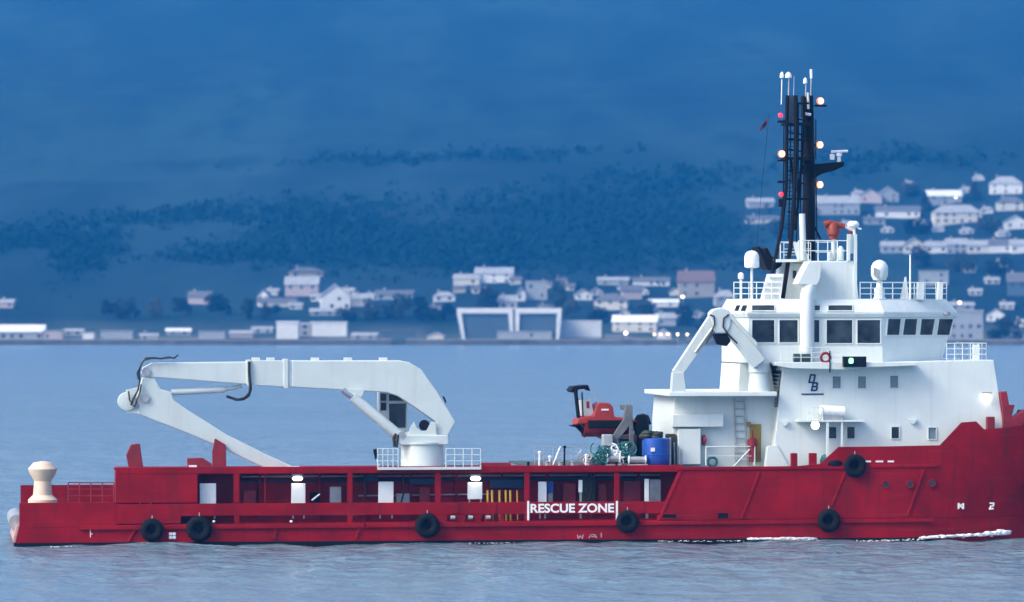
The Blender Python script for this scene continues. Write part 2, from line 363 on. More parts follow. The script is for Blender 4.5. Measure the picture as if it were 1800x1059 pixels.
# forecastle plating
prof = [(1195, 823), (1375, 822), (1440, 816), (1442, 815), (1474, 786), (1560, 785), (1652, 783), (1690, 743), (1716, 741), (1730, 755), (1760, 753), (1800, 748)]
pxs, pzs = [], []
for a, c in prof:
    q = P(a, c, 0); pxs.append(q.x); pzs.append(q.z)
pxs += [40, 47]; pzs += [pzs[-1]+0.5, pzs[-1]+1.2]
zk = P(1700, 796, 0.2).z
xs_f = sorted(set([pxs[0]]+pxs+list(np.linspace(24, 47, 22))))
for side in (0, 1):
    rows = []
    for i, x in enumerate(xs_f):
        zt = float(np.interp(x, pxs, pzs)); z0 = P(900, 920, 0).z+(x+33)*0.004-0.02; k = min(zk, zt-0.15)
        hw, ht = hb_wl(x), hb_top(x); hz = lambda z: hw+(ht-hw)*max(0, min(1, (z-0.25)/(zk-0.25)))**1.0
        h0 = hw+(ht-hw)*min(1, z0/5.0)*0.35
        zm = [z0, z0+(k-z0)*0.35, z0+(k-z0)*0.7, k, zt]
        hs = [h0, h0+(hz(k)-h0)*0.38, h0+(hz(k)-h0)*0.73, hz(k), hz(k)]
        xo = [0]*5
        if i == 0: xo = [XX(1158)-x, XX(1168)-x, XX(1181)-x, XX(1193)-x, XX(1197)-x]
        rows.append([Vector((x+xo[j]+(max(0, x-44)*0.25*(zm[j]-zk)), (CEN-hs[j]) if side == 0 else (CEN+hs[j]), zm[j])) for j in range(5)])
    fp = MB(); fp.loft(rows, closed=False, caps=False); fp.build('forecastle_plating', M_RED, ship, smooth=25, solid=0.10)
fd = MB()
def deck_poly(mb, xa, xb, z, inset=0.15):
    xx = np.linspace(xa, xb, 12); near = [(x, CEN-hb_top(x)+inset, z) for x in xx]; far = [(x, CEN+hb_top(x)-inset, z) for x in xx[::-1]]
    mb.add(near+far, [tuple(range(24))])
deck_poly(fd, XX(1197), XX(1690), zat(1300, 826)); fd.build('forecastle_deck', M_DECK, ship)
fd = MB(); deck_poly(fd, XX(1650), 45.5, zat(1700, 790)); fd.build('bow_deck', M_DECK, ship)
bk = MB(); bk.box((XX(1200), 0.3, ZD), (XX(1200)+0.1, BEAM-0.3, zat(1300, 826)-0.02)); bk.build('forecastle_bulkhead', M_RED, ship)

# cargo rail along the working deck: frame, posts, roof, inner wall
fr = MB()
fr.bx(204, 884, 1172, 905.5, 0.0, 0.14)
fr.bx(34, 884, 204, 928, -0.012, 0.15)
for a, c in ((204, 318), (412, 421), (611, 620), (740, 786), (878, 886), (922, 931), (1081, 1112), (1155, 1168)): fr.bx(a, 905.5, c, 921, 0.003, 0.13)
for a, c in ((800, 818), (832, 846), (852, 866)): fr.bx(a, 905.5, c, 921, 0.003, 0.13)
fr.build('bulwark', M_RED, ship, bevel=0.02)
tr = MB(); tr.bx(204, 820, 1200, 832, -0.02, 0.20); tr.build('top_rail', M_RED, ship, bevel=0.03)
ap = MB(); ap.bx(204, 832, 347, 884, 0.0, 0.12); ap.build('end_plate', M_RED, ship)
for a, c in ((411, 421), (465, 467), (611, 620), (765, 775), (922, 931), (1080, 1089)):
    p1 = MB(); p1.bx(a, 832, c, 884, -0.01 if c-a > 4 else 0.4, 0.16 if c-a > 4 else 0.5); p1.build('post', M_RED, ship, bevel=0.02)
rf = MB(); rf.bx(204, 820.6, 1200, 826, 0.2, 2.5); rf.build('rail_roof', M_RED, ship)
iw = MB(); z_i0, z_i1 = ZD+0.05, zat(700, 826)
iw.box((XX(204), 2.5, z_i0), (XX(1200), 2.6, z_i1)); iw.build('inner_wall', M_RED, ship)
for a in (204, 1196):
    e1 = MB(); e1.box((XX(a), 0.2, z_i0), (XX(a)+0.1, 2.5, z_i1)); e1.build('end_wall', M_RED, ship)
for a in (300, 362, 455, 560, 640, 720, 800, 880, 960, 1040, 1120):
    s1 = MB(); s1.box((XX(a, 2.3), 2.2, z_i0), (XX(a, 2.3)+0.14, 2.5, z_i1)); s1.build('wall_frame', M_RED, ship)
fb = MB(); fb.box((XX(34)+0.3, BEAM-0.15, ZD), (XX(1200), BEAM, ZD+2.1)); fb.build('far_bulwark', M_RED, ship)
# openings and cabinets on the inner wall
M_PANEL = mat('pale_panel', (0.72, 0.76, 0.77), 0.3, var=0.08, vscale=1.2, emit=None)
for a, t0, c, t1 in ((243, 845, 268, 878), (351, 850, 380, 886), (512, 850, 537, 886), (665, 847, 692, 886), (822, 848, 848, 878), (946, 847, 961, 886), (1017, 844, 1024, 866), (1133, 842, 1141, 886)):
    s1 = MB(); s1.bx(a, t0, c, t1, 0.55, 0.62); o = s1.build('pale_panel', M_PANEL, ship, bevel=0.05)
    for u in (a+2, c-4): MB().bx(u, t1-6, u+2.5, 912, 0.625, 0.69).build('panel_leg', M_STEEL, o)
for a, t0, c, t1, mm in ((580, 856, 600, 884, M_STEEL), (697, 868, 720, 890, M_STEEL), (962, 846, 973, 870, M_BLUE), (1142, 843, 1162, 890, M_STEEL), (1022, 838, 1046, 890, M_TARP), (964, 866, 972, 890, M_STEEL)):
    s1 = MB(); s1.bx(a, t0, c, t1, 1.6, 2.1); s1.build('deck_locker', mm, ship, bevel=0.03)
for a in (857, 865, 878, 889, 897, 909):
    s1 = MB(); s1.tube([P(a, 862, 0.7), P(a+1, 916, 0.7)], 0.075 if a != 909 else 0.05, 8); s1.build('yellow_stanchion', M_YEL, ship, smooth=40)
s1 = MB(); s1.bx(822, 888, 832, 899, 0.2, 0.5); s1.bx(832, 890, 846, 893, 0.22, 0.34); s1.build('mooring_fitting', M_MARK, ship)
for a in (796, 827, 858):
    s1 = MB(); s1.tube([P(a-4, 910, -0.05), P(a+4, 910, -0.05)], 0.13, 10); s1.build('roller', M_STEEL, ship, smooth=40)
for a in (376, 512):
    s1 = MB(); s1.ball(P(a, 917, -0.1), 0.1, 8); s1.build('pale_fitting', M_MARK, ship)
for a in (800, 866):      # darker trapezoid flaps of the boarding gate
    s1 = MB(); s1.prism([(a-12, 886), (a+9, 886), (a+5, 904), (a-8, 904)], -0.045, 0.0); s1.build('gate_flap', M_RED, ship, bevel=0.02)
for c, r0, a0, a1, mm in ((838, 0.06, 425, 1160, M_STEEL), (845, 0.09, 425, 1160, M_NAVY), (872, 0.05, 630, 860, M_STEEL)):
    MB().tube([P(a0, c, 2.3), P(a1, c-3, 2.3)], r0, 8).build('bay_pipe', mm, ship, smooth=40)
for a, t0, c, t1, mm in ((862, 843, 920, 858, M_NAVY), (720, 842, 764, 852, M_NAVY), (640, 838, 664, 846, M_NAVY), (428, 862, 450, 890, M_REDT), (545, 866, 562, 892, M_RUB), (738, 858, 756, 890, M_REDT), (990, 850, 1012, 890, M_REDT), (1052, 852, 1066, 890, M_REDT), (1096, 846, 1126, 890, M_REDT)):
    s1 = MB(); s1.bx(a, t0, c, t1, 1.9, 2.25); s1.build('bay_cabinet', mm, ship, bevel=0.03)
for a in (640, 708, 1036): MB().tube([P(a, 834, 1.2), P(a+3, 862, 1.2), P(a-4, 888, 1.2)], 0.06, 6).build('bay_hose', M_HOSE, ship, smooth=60)
MB().tube([P(548, 880, 0.8), P(562, 869, 0.8)], 0.06, 6).build('boat_hook', M_MARK, ship)
# rail lamps
for a in (523, 836):
    s1 = MB(); s1.ball(P(a, 841.5, 0.28), 0.30, 14, (1.15, 0.8, 0.5)); o = s1.build('rail_lamp', M_LITW, ship, smooth=60)
    s2 = MB(); s2.bx(a-9, 834.5, a+9, 837.5, 0.12, 0.7); s2.build('lamp_hood', M_STEEL, o)
# stern gear (red posts, cream capstan)
s1 = MB(); s1.prism([(200, 822), (226, 822), (222, 800), (230, 782), (246, 780), (252, 822), (262, 822), (262, 826), (200, 826)], 0.5, 1.0); s1.build('tow_post', M_REDT, ship, bevel=0.04)
cp = P(75, 884, 2.2); s1 = MB()
s1.lathe(cp, [(0.9, -0.6), (0.95, 0.2), (0.62, 0.5), (0.55, 1.4), (0.85, 1.9), (0.95, 2.2), (0.6, 2.6), (0.1, 2.7)], 22); s1.build('capstan', M_CREAM, ship, smooth=35)
s1 = MB(); s1.rail(P(120, 884, 0.3), P(200, 884, 0.3), 1.3, 4, 0.035); s1.build('stern_railing', M_REDT, ship)
# boom cradle on the rail
s1 = MB(); s1.prism([(374, 824), (373, 796), (378, 771), (397, 782), (398, 824)], 0.75, 1.15)
s1.prism([(330, 824), (329, 806), (356, 805), (372, 815), (374, 824)], 0.7, 1.1); s1.build('boom_cradle', M_REDT, ship, bevel=0.03)
s1 = MB(); s1.bx(332, 818, 346, 822, 0.62, 0.7); s1.build('cradle_pad', M_MARK, ship)
s1 = MB(); s1.bx(846, 814, 898, 821, 0.5, 1.4); s1.build('hatch_coaming', M_REDT, ship, bevel=0.02)

# markings
text_mesh('RESCUE ZONE', 932.5, 885.5, 1079.5, 902, -0.012, 'rescue_zone_lettering', M_MARK, ship, bold=0.03)
for a in (928.5, 1084.5):
    s1 = MB(); s1.bx(a-1.8, 881, a+1.8, 915, -0.03, -0.004); s1.build('zone_bar', M_MARK, ship)
def cross_mark(px, py, r):
    s1 = MB(); q = P(px, py, 0)
    yh = CEN-(hb_wl(q.x)+(hb_top(q.x)-hb_wl(q.x))*0.35)-0.02
    q = P(px, py, min(max(yh, -0.02), 3)); rr = r/27.0
    for k in range(4):
        a = R(45+90*k); c = q+Vector((math.cos(a), 0, math.sin(a)))*rr*0.55
        s1.ball(c+Vector((0, -0.02, 0)), rr*0.42, 10, (1, 0.25, 1))
    s1.build('thruster_mark', M_MARK, ship)
cross_mark(303, 942, 8)
M_FAINT = mat('faded_mark', (0.50, 0.33, 0.35), 0.6, var=0.4, vscale=6)
def flat_mark(name, px, py, pts, y=None):
    mk = M_FAINT if name == 'load_line_mark' else M_MARK; pts = [tuple(v*0.85 for v in p) for p in pts]
    x = P(px, py, 0).x; z = P(px, py, 0).z
    k = min(1, max(0, (z-0.25)/(zk-0.25))); y = CEN-(hb_wl(x)+(hb_top(x)-hb_wl(x))*k*0.95)-0.09 if y is None else y
    s1 = MB()
    for (a, c, a2, c2, wd) in pts:
        bar(s1, px+a, py+c, px+a2, py+c2, y, wd/27.0, 0.05)
    s1.build(name, mk, ship)
flat_mark('thruster_mark', 1689, 890, [(-5, -6, -5, 6, 3), (-5, -6, 5, 6, 3), (5, -6, 5, 6, 3), (-5, 4, 4, -5, 2)])
flat_mark('bulb_mark', 1743, 890, [(-4, -6, 5, -6, 3), (5, -6, 3, 0, 3), (-5, 6, 4, 5, 3), (-3, 0, 3, 0, 2.5), (-5, 6, -1, 0, 2.5)])
flat_mark('draught_mark', 158, 938, [(-4, -9, 4, -9, 2), (1, -9, 1, 8, 1.6), (0, 1, 5, 1, 2)], -0.01)
flat_mark('load_line_mark', 1020, 943, [(-6, -3, -4, 5, 2), (-4, 5, 0, -1, 2), (0, -1, 4, 5, 2), (4, 5, 6, -3, 2)], -0.01)
flat_mark('load_line_mark', 1042, 942, [(-8, 5, -4, -2, 2), (-4, -2, 4, -2, 2), (4, -2, 8, 5, 2), (-3, 2, 4, 2, 2)], -0.01)
flat_mark('load_line_mark', 1057, 940, [(0, -4, 0, 6, 2.4)], -0.01)
for a, c in ((1527, 10), (1547, 13), (1567, 11)):
    s1 = MB(); s1.bx(a-c/2-1, 810, a+c/2-1, 813, -0.08, -0.045); s1.build('pale_plate', M_MARK, ship)
# portholes, freeing ports, fairlead
for a, c in ((1557, 852), (1599, 852), (1638, 850)):
    q = P(a, c, -0.03); q.y = CEN-(hb_wl(q.x)+(hb_top(q.x)-hb_wl(q.x))*0.7)-0.11 if q.x > 25 else -0.06
    s1 = MB(); s1.torus(q, 0.24, 0.05, 'y', 20, 8); o = s1.build('porthole', M_RED, ship, smooth=40)
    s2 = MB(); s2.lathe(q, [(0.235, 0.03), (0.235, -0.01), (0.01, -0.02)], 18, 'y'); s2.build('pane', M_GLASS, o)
for a, t0, c, t1 in ((1165, 904.5, 1189, 911), (1262, 902.5, 1280, 912)):
    s1 = MB(); s1.bx(a, t0, c, t1, -0.058, -0.053); o = s1.build('freeing_port', M_BLACK, ship)
    s2 = MB(); s2.bx(a-2, t0-2, c+2, t0, -0.10, -0.054); s2.bx(a-2, t1, c+2, t1+1.5, -0.10, -0.054); s2.build('port_rim', M_RED, o)
s1 = MB(); s1.ball(P(1468, 815, -0.05), 0.34, 12, (1.5, 0.4, 0.7)); s1.build('fairlead', M_BLACK, ship, smooth=60)
for a, c in ((1391, 1402), (1423, 1436)):
    s1 = MB(); s1.bx(a, 797, c, 824, 0.1, 0.5); s1.build('bollard', M_RED, ship, bevel=0.04)
s1 = MB(); s1.lathe(P(1450, 812, 0.7), [(0.3, -0.4), (0.34, 0.1), (0.22, 0.4), (0.05, 0.5)], 14); s1.build('vent_cowl', M_TEAL, ship, smooth=40)

# ---- superstructure
YS = 1.35
sup = MB(); sup.prism([(1356, 826), (1376, 647), (1380, 640), (1747, 633), (1764, 748), (1768, 800), (1768, 826)], YS, BEAM-YS); sup.build('superstructure', M_WHITE, ship, bevel=0.05)
lb = MB(); lb.prism([(1345, 826), (1349, 786), (1366, 782), (1388, 822), (1388, 826)], YS-0.12, YS+0.5); lb.build('side_buttress', M_WHITE, ship, bevel=0.03)
dh = MB(); dh.prism([(1182, 828), (1182, 742), (1186, 692), (1366, 692), (1364, 828)], 2.6, BEAM-2.6); dh.build('deckhouse', M_WHITE, ship, bevel=0.05)
s1 = MB(); s1.bx(1182, 729, 1272, 751, 1.9, 2.6); s1.build('deckhouse_canopy', M_WHITE, ship, bevel=0.04)
s1 = MB(); s1.bx(1192, 754, 1232, 817, 2.0, 2.6); s1.build('vent_trunk', M_WHITE, ship, bevel=0.05)
s1 = MB(); s1.lathe(P(1236.5, 774, 2.3), [(0.02, -0.06), (0.34, -0.05), (0.36, 0.1), (0.02, 0.2)], 16, 'x'); s1.build('red_hose_reel', M_REDT, ship, smooth=40)
# ladder on the deckhouse
s1 = MB()
for a in (1291, 1308): s1.tube([P(a, 700, 2.45), P(a+ (2 if a < 1300 else 6), 818, 2.45)], 0.05, 6)
for k in range(9):
    c = 706+k*13; s1.tube([P(1291+k*0.2, c, 2.45), P(1309+k*0.5, c, 2.45)], 0.032, 6)
s1.build('ladder', M_STEEL, ship)
s1 = MB(); s1.bx(1314, 742, 1320, 750, 2.4, 2.6); s1.bx(1318, 746, 1338, 812, 2.52, 2.6); o = s1.build('door', M_OCHRE, ship, bevel=0.02)
s2 = MB(); s2.ball(P(1322, 782, 2.48), 0.07, 8); s2.build('handle', M_STEEL, o)
s1 = MB(); s1.lathe(P(1323, 812, 2.1), [(0.26, 0), (0.27, 1.0), (0.34, 1.05), (0.34, 1.4), (0.2, 1.55), (0.06, 1.6), (0.05, 2.1)], 14); s1.build('fire_hydrant', M_REDT, ship, smooth=35)
s1 = MB(); s1.tube([P(1241, 818, 1.9), P(1241, 786, 1.9)], 0.05, 6); s1.tube([P(1241, 786, 1.9), P(1326, 785, 1.9)], 0.045, 6); s1.tube([P(1326, 785, 1.9), P(1326, 818, 1.9)], 0.07, 6); s1.tube([P(1288, 822, 1.85), P(1318, 790, 1.85)], 0.055, 6)
s1.tube([P(1241, 802, 1.9), P(1326, 802, 1.9)], 0.03, 6); s1.build('deck_railing', M_WHITE, ship)
for a in (1186, 1192, 1198): MB().tube([P(a, 818, 1.95), P(a-1, 778+(a-1186), 1.95)], 0.05, 6).build('vent_pipe', M_STEEL, ship)
s1 = MB(); s1.torus(P(1252, 812, 2.2), 0.3, 0.09, 'y', 16, 8); s1.build('rope_coil', M_TEAL, ship, smooth=60)
# dark louvre and doorway on the after face of the superstructure
xa = P(1372, 690, YS).x
q0 = hitx(1349, 720, P(1362, 720, YS).x-0.06)
def aft_panel(name, y0, y1, z0, z1, mm, th=0.06):
    xf = lambda z: np.interp(z, [P(1356, 826, YS).z, P(1376, 647, YS).z], [P(1356, 826, YS).x, P(1376, 647, YS).x])
    s1 = MB(); s1.add([(xf(z)-dx, y, z) for dx in (th, -0.02) for (y, z) in ((y0, z0), (y1, z0), (y1, z1), (y0, z1))], [(0,1,2,3),(7,6,5,4),(0,4,5,1),(1,5,6,2),(2,6,7,3),(3,7,4,0)])
    return s1.build(name, mm, ship, bevel=0.02)
zt, zb = P(1370, 652, 2).z, P(1370, 716, 2).z
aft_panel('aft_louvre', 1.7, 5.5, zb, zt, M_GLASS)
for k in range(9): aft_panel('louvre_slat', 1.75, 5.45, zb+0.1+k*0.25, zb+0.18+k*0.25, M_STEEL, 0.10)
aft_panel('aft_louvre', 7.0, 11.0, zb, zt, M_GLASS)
# casing and stack between the crane and the house (behind the deck crane's folded arms)
s1 = MB(); s1.prism([(1296, 694), (1300, 640), (1352, 628), (1364, 694)], 3.4, BEAM-3.4); s1.build('engine_casing', M_WHITE, ship, bevel=0.06)
s1 = MB(); s1.bx(1318, 650, 1345, 688, 3.35, 3.5); s1.build('casing_louvre', M_PALEGL, ship)

def panel(corners, surf, name, mm, parent, out=0.02, th=0.05):
    q = [surf(*c) for c in corners]; nrm = (q[1]-q[0]).cross(q[3]-q[0]).normalized()
    if nrm.dot(CL-q[0]) < 0: nrm = -nrm
    s1 = MB(); s1.add([v+nrm*(out+th) for v in q]+[v+nrm*(out-0.015) for v in q], [(0,1,2,3),(7,6,5,4),(0,4,5,1),(1,5,6,2),(2,6,7,3),(3,7,4,0)])
    return s1.build(name, mm, parent)
def window(corners, surf, parent=None, glass=None, fw=1.6, fmat=None, name='window'):
    q = [surf(*c) for c in corners]; cx = sum(c[0] for c in corners)/4; cyy = sum(c[1] for c in corners)/4
    oc = [(c[0]+math.copysign(fw, c[0]-cx), c[1]+math.copysign(fw, c[1]-cyy)) for c in corners]
    qo = [surf(*c) for c in oc]; nrm = (q[1]-q[0]).cross(q[3]-q[0]).normalized()
    if nrm.dot(CL-q[0]) < 0: nrm = -nrm
    s1 = MB(); a = 0.07
    s1.add([v+nrm*a for v in q]+[v+nrm*a for v in qo]+[v-nrm*0.01 for v in q]+[v-nrm*0.01 for v in qo],
           [f for i in range(4) for f in ((i, (i+1) % 4, (i+1) % 4+4, i+4), (i+4, (i+1) % 4+4, (i+1) % 4+12, i+12), (i, i+8, (i+1) % 4+8, (i+1) % 4))])
    o = s1.build(name, fmat or M_WHITE, parent or ship)
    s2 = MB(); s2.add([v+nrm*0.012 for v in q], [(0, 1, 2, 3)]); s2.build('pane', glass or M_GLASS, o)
    return o
def rect(a, t0, c, t1): return [(a, t1), (c, t1), (c, t0), (a, t0)]
side = lambda y: (lambda px, py: P(px, py, y))
for a, c, g in ((1463.5, 672, M_PALEGL), (1508, 672, M_PALEGL), (1564.5, 671, M_PALEGL)): window(rect(a, c-10, a+14, c+11), side(YS), glass=g, fw=1.4)
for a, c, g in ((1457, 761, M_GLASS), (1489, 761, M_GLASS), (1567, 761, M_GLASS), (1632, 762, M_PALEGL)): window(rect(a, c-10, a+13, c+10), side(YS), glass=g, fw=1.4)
# bridge deck ledge with the gear on it
s1 = MB(); s1.prism([(1362, 637), (1364, 643), (1390, 648), (1480, 650), (1530, 646), (1612, 643), (1612, 637)], 0.15, YS+0.3); s1.build('bridge_wing_ledge', M_WHITE, ship, bevel=0.03)
wr = MB(); wr.rail(P(1372, 637, 0.3), P(1480, 637, 0.3), 0.95, 6, 0.022, 3); wr.build('wing_railing', M_WHITE, ship)
s1 = MB(); s1.tube([P(1395, 630, 0.9), P(1424, 630, 0.9)], 0.3, 14); s1.build('raft_canister', mat('dark_canister', (0.02, 0.05, 0.06), 0.4), ship, smooth=40)
s1 = MB(); s1.torus(P(1451, 629, 0.25), 0.30, 0.09, 'y', 20, 8); s1.build('lifebuoy', M_REDT, ship, smooth=60)
s1 = MB(); s1.bx(1458, 617, 1460, 655, 0.1, 0.2); s1.build('flag_staff', M_BLACK, ship)
s1 = MB(); s1.bx(1487, 627, 1523, 645.5, -0.05, 0.12); s1.bx(1484, 627, 1487, 645.5, -0.5, 0.12); o = s1.build('sidelight_screen', M_BLACK, ship)
s2 = MB(); s2.lathe(P(1496, 634.5, -0.2), [(0.1, -0.16), (0.13, -0.12), (0.13, 0.12), (0.1, 0.16)], 12); o2 = s2.build('green_sidelight', M_GRN, o, smooth=50)
# company mark
def letter(px, py, strokes):
    s1 = MB()
    for k, (a, c, a2, c2) in enumerate(strokes):
        sh = lambda yy: -yy*0.22
        bar(s1, px+a+sh(c), py+c, px+a2+sh(c2), py+c2, YS-0.012-0.002*k, 3.0/27.0, 0.03)
    s1.build('company_letter', M_NAVY, ship)
letter(1427.5, 666, [(-4, -7.5, -4, 7.5), (-5, -6.5, 3.5, -6.5), (-5, 6.5, 3.5, 6.5), (4, -7, 4, 7)])
letter(1432, 680, [(-4, -7.5, -4, 7.5), (-5, -6.5, 3.5, -6.5), (-5, 0, 4, 0), (-5, 6.5, 3.5, 6.5), (3.6, -7, 3.6, -0.5), (4.4, 0.5, 4.4, 7)])
s1 = MB(); s1.bx(1409, 692, 1448, 694.6, YS-0.03, YS-0.004); s1.build('company_rule', M_NAVY, ship)
# raft, platform, floodlight on the side
s1 = MB(); s1.bx(1403, 739, 1520, 742, 0.3, YS); s1.build('side_platform', M_WHITE, ship)
s1 = MB(); s1.tube([P(1441, 722, 0.75), P(1445, 722, 0.75), P(1481, 724, 0.75), P(1485, 724, 0.75)], 0.36, 14); s1.build('raft_canister', M_MARK, ship, smooth=40, bevel=0.05)
s1 = MB(); s1.prism([(1446, 729), (1484, 729), (1480, 739), (1450, 739)], 0.5, 1.0); s1.build('raft_cradle', M_STEEL, ship)
s1 = MB(); s1.rail(P(1420, 739, 0.4), P(1446, 739, 0.4), 0.85, 3, 0.025, 2); s1.build('platform_railing', M_WHITE, ship)
MB().bx(1453, 742, 1457, 816, 0.35, 0.5).build('platform_leg', M_WHITE, ship); MB().bx(1479, 742, 1482, 785, 0.35, 0.5).build('platform_leg', M_WHITE, ship)
s1 = MB(); s1.lathe(P(1433, 748, 0.5), [(0.24, -0.06), (0.30, -0.02), (0.28, 0.25), (0.1, 0.4)], 16, 'y'); o = s1.build('floodlight', M_STEEL, ship, smooth=40)
s2 = MB(); s2.ball(P(1433, 748, 0.42), 0.27, 14, (1, 0.45, 1)); s2.build('lens', M_LITW, o, smooth=60)
s1 = MB(); s1.bx(1728, 690, 1744, 692, YS-0.45, YS); o = s1.build('bulkhead_light', M_STEEL, ship)
s2 = MB(); s2.ball(P(1736, 700, YS-0.2), 0.24, 12, (1, 0.6, 0.75)); s2.build('lens', M_LITW, o, smooth=60)
for a, c in ((1380, 744), (1605, 741)):
    s1 = MB(); s1.prism([(a-7, c-3), (a+7, c-3), (a+2, c+5), (a-2, c+5)], YS-0.25, YS); s1.build('bracket', M_WHITE, ship)
# foredeck rail in front of the wheelhouse
s1 = MB(); s1.rail(P(1664, 633, YS+0.4), P(1734, 633, YS+0.4), 1.1, 5, 0.028, 3); s1.rail(P(1734, 633, YS+0.4), Vector((P(1734, 633, YS+0.4).x, 11, P(1734, 633, YS+0.4).z)), 1.1, 7, 0.028, 3); s1.build('front_railing', M_WHITE, ship)
s1 = MB(); s1.bx(1712, 606, 1722, 633, YS+1.5, YS+2.0); s1.build('locker', M_WHITE, ship)

# ---- wheelhouse
YW = 1.75
zb_, zs_, zh_, zl_, zr_ = P(1480, 638, YW).z, P(1480, 607, YW).z, P(1480, 558, YW).z, P(1480, 552, YW).z, P(1480, 527, YW).z
xA1, xF0 = XX(1316, YW, 580), XX(1551, YW, 580)
xF1h, xF1b = XX(1676, 5.0, 560), XX(1655, 5.0, 630)
xA0 = XX(1296, 3.9, 560)
def plan(z, o, f1):
    n4 = [(xA0-o, 3.9), (xA1-o*0.6, YW-o)]+[(xF0+o*0.3+(f1+o-xF0-o*0.3)*k/4, YW-o+(5.0-YW+o)*k/4) for k in range(5)]
    return [Vector((x, y, z)) for x, y in n4]+[Vector((x, BEAM-y, z)) for x, y in n4[::-1]]
fx = lambda z: xF1b+(xF1h-xF1b)*(z-zb_)/(zh_-zb_)
whl = MB(); whl.loft([plan(zb_+(zh_-zb_)*k/8, 0, fx(zb_+(zh_-zb_)*k/8)) for k in range(9)]); WH = whl.build('wheelhouse', M_WHITE, ship)
brow = MB(); brow.loft([plan(zh_, 0.10, fx(zh_)), plan(zl_, 0.22, fx(zh_)+0.05), plan(zl_+0.12, 0.22, fx(zh_)+0.05), plan(zr_, -0.38, fx(zh_)-0.1), plan(zr_+0.06, -0.38, fx(zh_)-0.1)]); BR = brow.build('roof_brow', M_WHITE, ship)
A, B_ = plan(zb_, 0, fx(zb_)), plan(zh_, 0, fx(zh_))
facet = [A[2], A[6], B_[6], B_[2]]; fsurf = lambda px, py: on_quad(facet, px, py)
aq = [A[0], A[1], B_[1], B_[0]]; asurf = lambda px, py: on_quad(aq, px, py)
BA, BB = plan(zl_+0.12, 0.22, fx(zh_)+0.05), plan(zr_, -0.38, fx(zh_)-0.1)
bsurf = lambda px, py: on_quad([BA[1], BA[2], BB[2], BB[1]], px, py)
bsa = lambda px, py: on_quad([BA[0], BA[1], BB[1], BB[0]], px, py)
for a, c in ((1322, 1361), (1370, 1402), (1431, 1440), (1453, 1498), (1507, 1547)):
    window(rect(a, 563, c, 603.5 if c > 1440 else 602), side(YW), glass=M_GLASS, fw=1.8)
for l0, l1, r1, r0 in ((1558, 1560.5, 1583, 1580), (1586, 1590, 1612, 1609), (1616, 1619, 1643, 1638), (1646, 1650, 1675, 1668)):
    window([(l0, 589), (r0, 589), (r1, 561), (l1, 561)], fsurf, fw=1.5)
for a, c in ((1322, 1361), (1432, 1441), (1456, 1498)): window(rect(a, 538, c, 547), bsurf, fw=1.4)
for a, c in ((1291, 1298), (1302, 1310)):
    panel([(a-2, 547), (c-2, 547), (c+2, 537), (a+2, 537)], lambda px, py: P(px, py, YW+0.6), 'sky_window', M_GLASS, ship, 0.35, 0.03)
# the cabin behind the wheelhouse glass is only pale blotches painted into the panes
# forward floodlight under the brow
s1 = MB(); s1.ball(on_quad([BA[2], BA[6], BB[6], BB[2]], 1664, 552), 0.28, 10, (1, 0.8, 0.6)); s1.build('searchlight', M_STEEL, ship, smooth=50)
# exhaust trunk climbing past the wheelhouse
s1 = MB(); s1.tube([P(1418, 640, 1.62), P(1418, 570, 1.62), P(1419, 520, 1.62), P(1424, 498, 1.7), P(1432, 480, 2.2)], 0.46, 18); s1.build('exhaust_trunk', M_WHITE, ship, smooth=40)
s1 = MB(); s1.prism([(1402, 500), (1408, 486), (1422, 460), (1446, 460), (1441, 494), (1436, 502)], 1.25, 3.2); s1.build('trunk_hood', M_WHITE, ship, bevel=0.05)

# ---- compass deck
YT = 3.4; ZR = zr_+0.06
s1 = MB(); s1.prism([(1418, 530), (1424, 459), (1500, 459), (1507, 500), (1510, 530)], YT, BEAM-YT); s1.build('mast_house', M_WHITE, ship, bevel=0.06)
s1 = MB(); s1.prism([(1376, 530), (1386, 463), (1424, 463), (1424, 530)], YT+1.5, BEAM-YT-1.5); s1.build('mast_house_annex', M_WHITE, ship, bevel=0.05)
s1 = MB(); s1.bx(1366, 456, 1426, 461, YT+0.6, BEAM-YT-0.6); s1.build('upper_platform', M_WHITE, ship)
window(rect(1393, 476, 1400, 490), side(YT+1.5), fw=1.2)
ur = MB(); za = P(1430, 459, YT).z
ur.rail(Vector((XX(1404, YT+0.2, 459), YT+0.2, za)), Vector((XX(1506, YT+0.2, 459), YT+0.2, za)), 1.35, 6, 0.03, 2)
ur.build('upper_railing', M_WHITE, ship)
ur = MB(); ur.rail(Vector((XX(1404, YT+0.2, 459), BEAM-YT-0.2, za)), Vector((XX(1506, YT+0.2, 459), BEAM-YT-0.2, za)), 1.35, 6, 0.03, 2).build('upper_railing', M_WHITE, ship)
for a in (1492, 1504):
    s1 = MB(); s1.bx(a-2.5, 412, a+2.5, 530 if a > 1500 else 459, YT-0.1, YT+0.1); s1.build('rail_post', M_WHITE, ship)
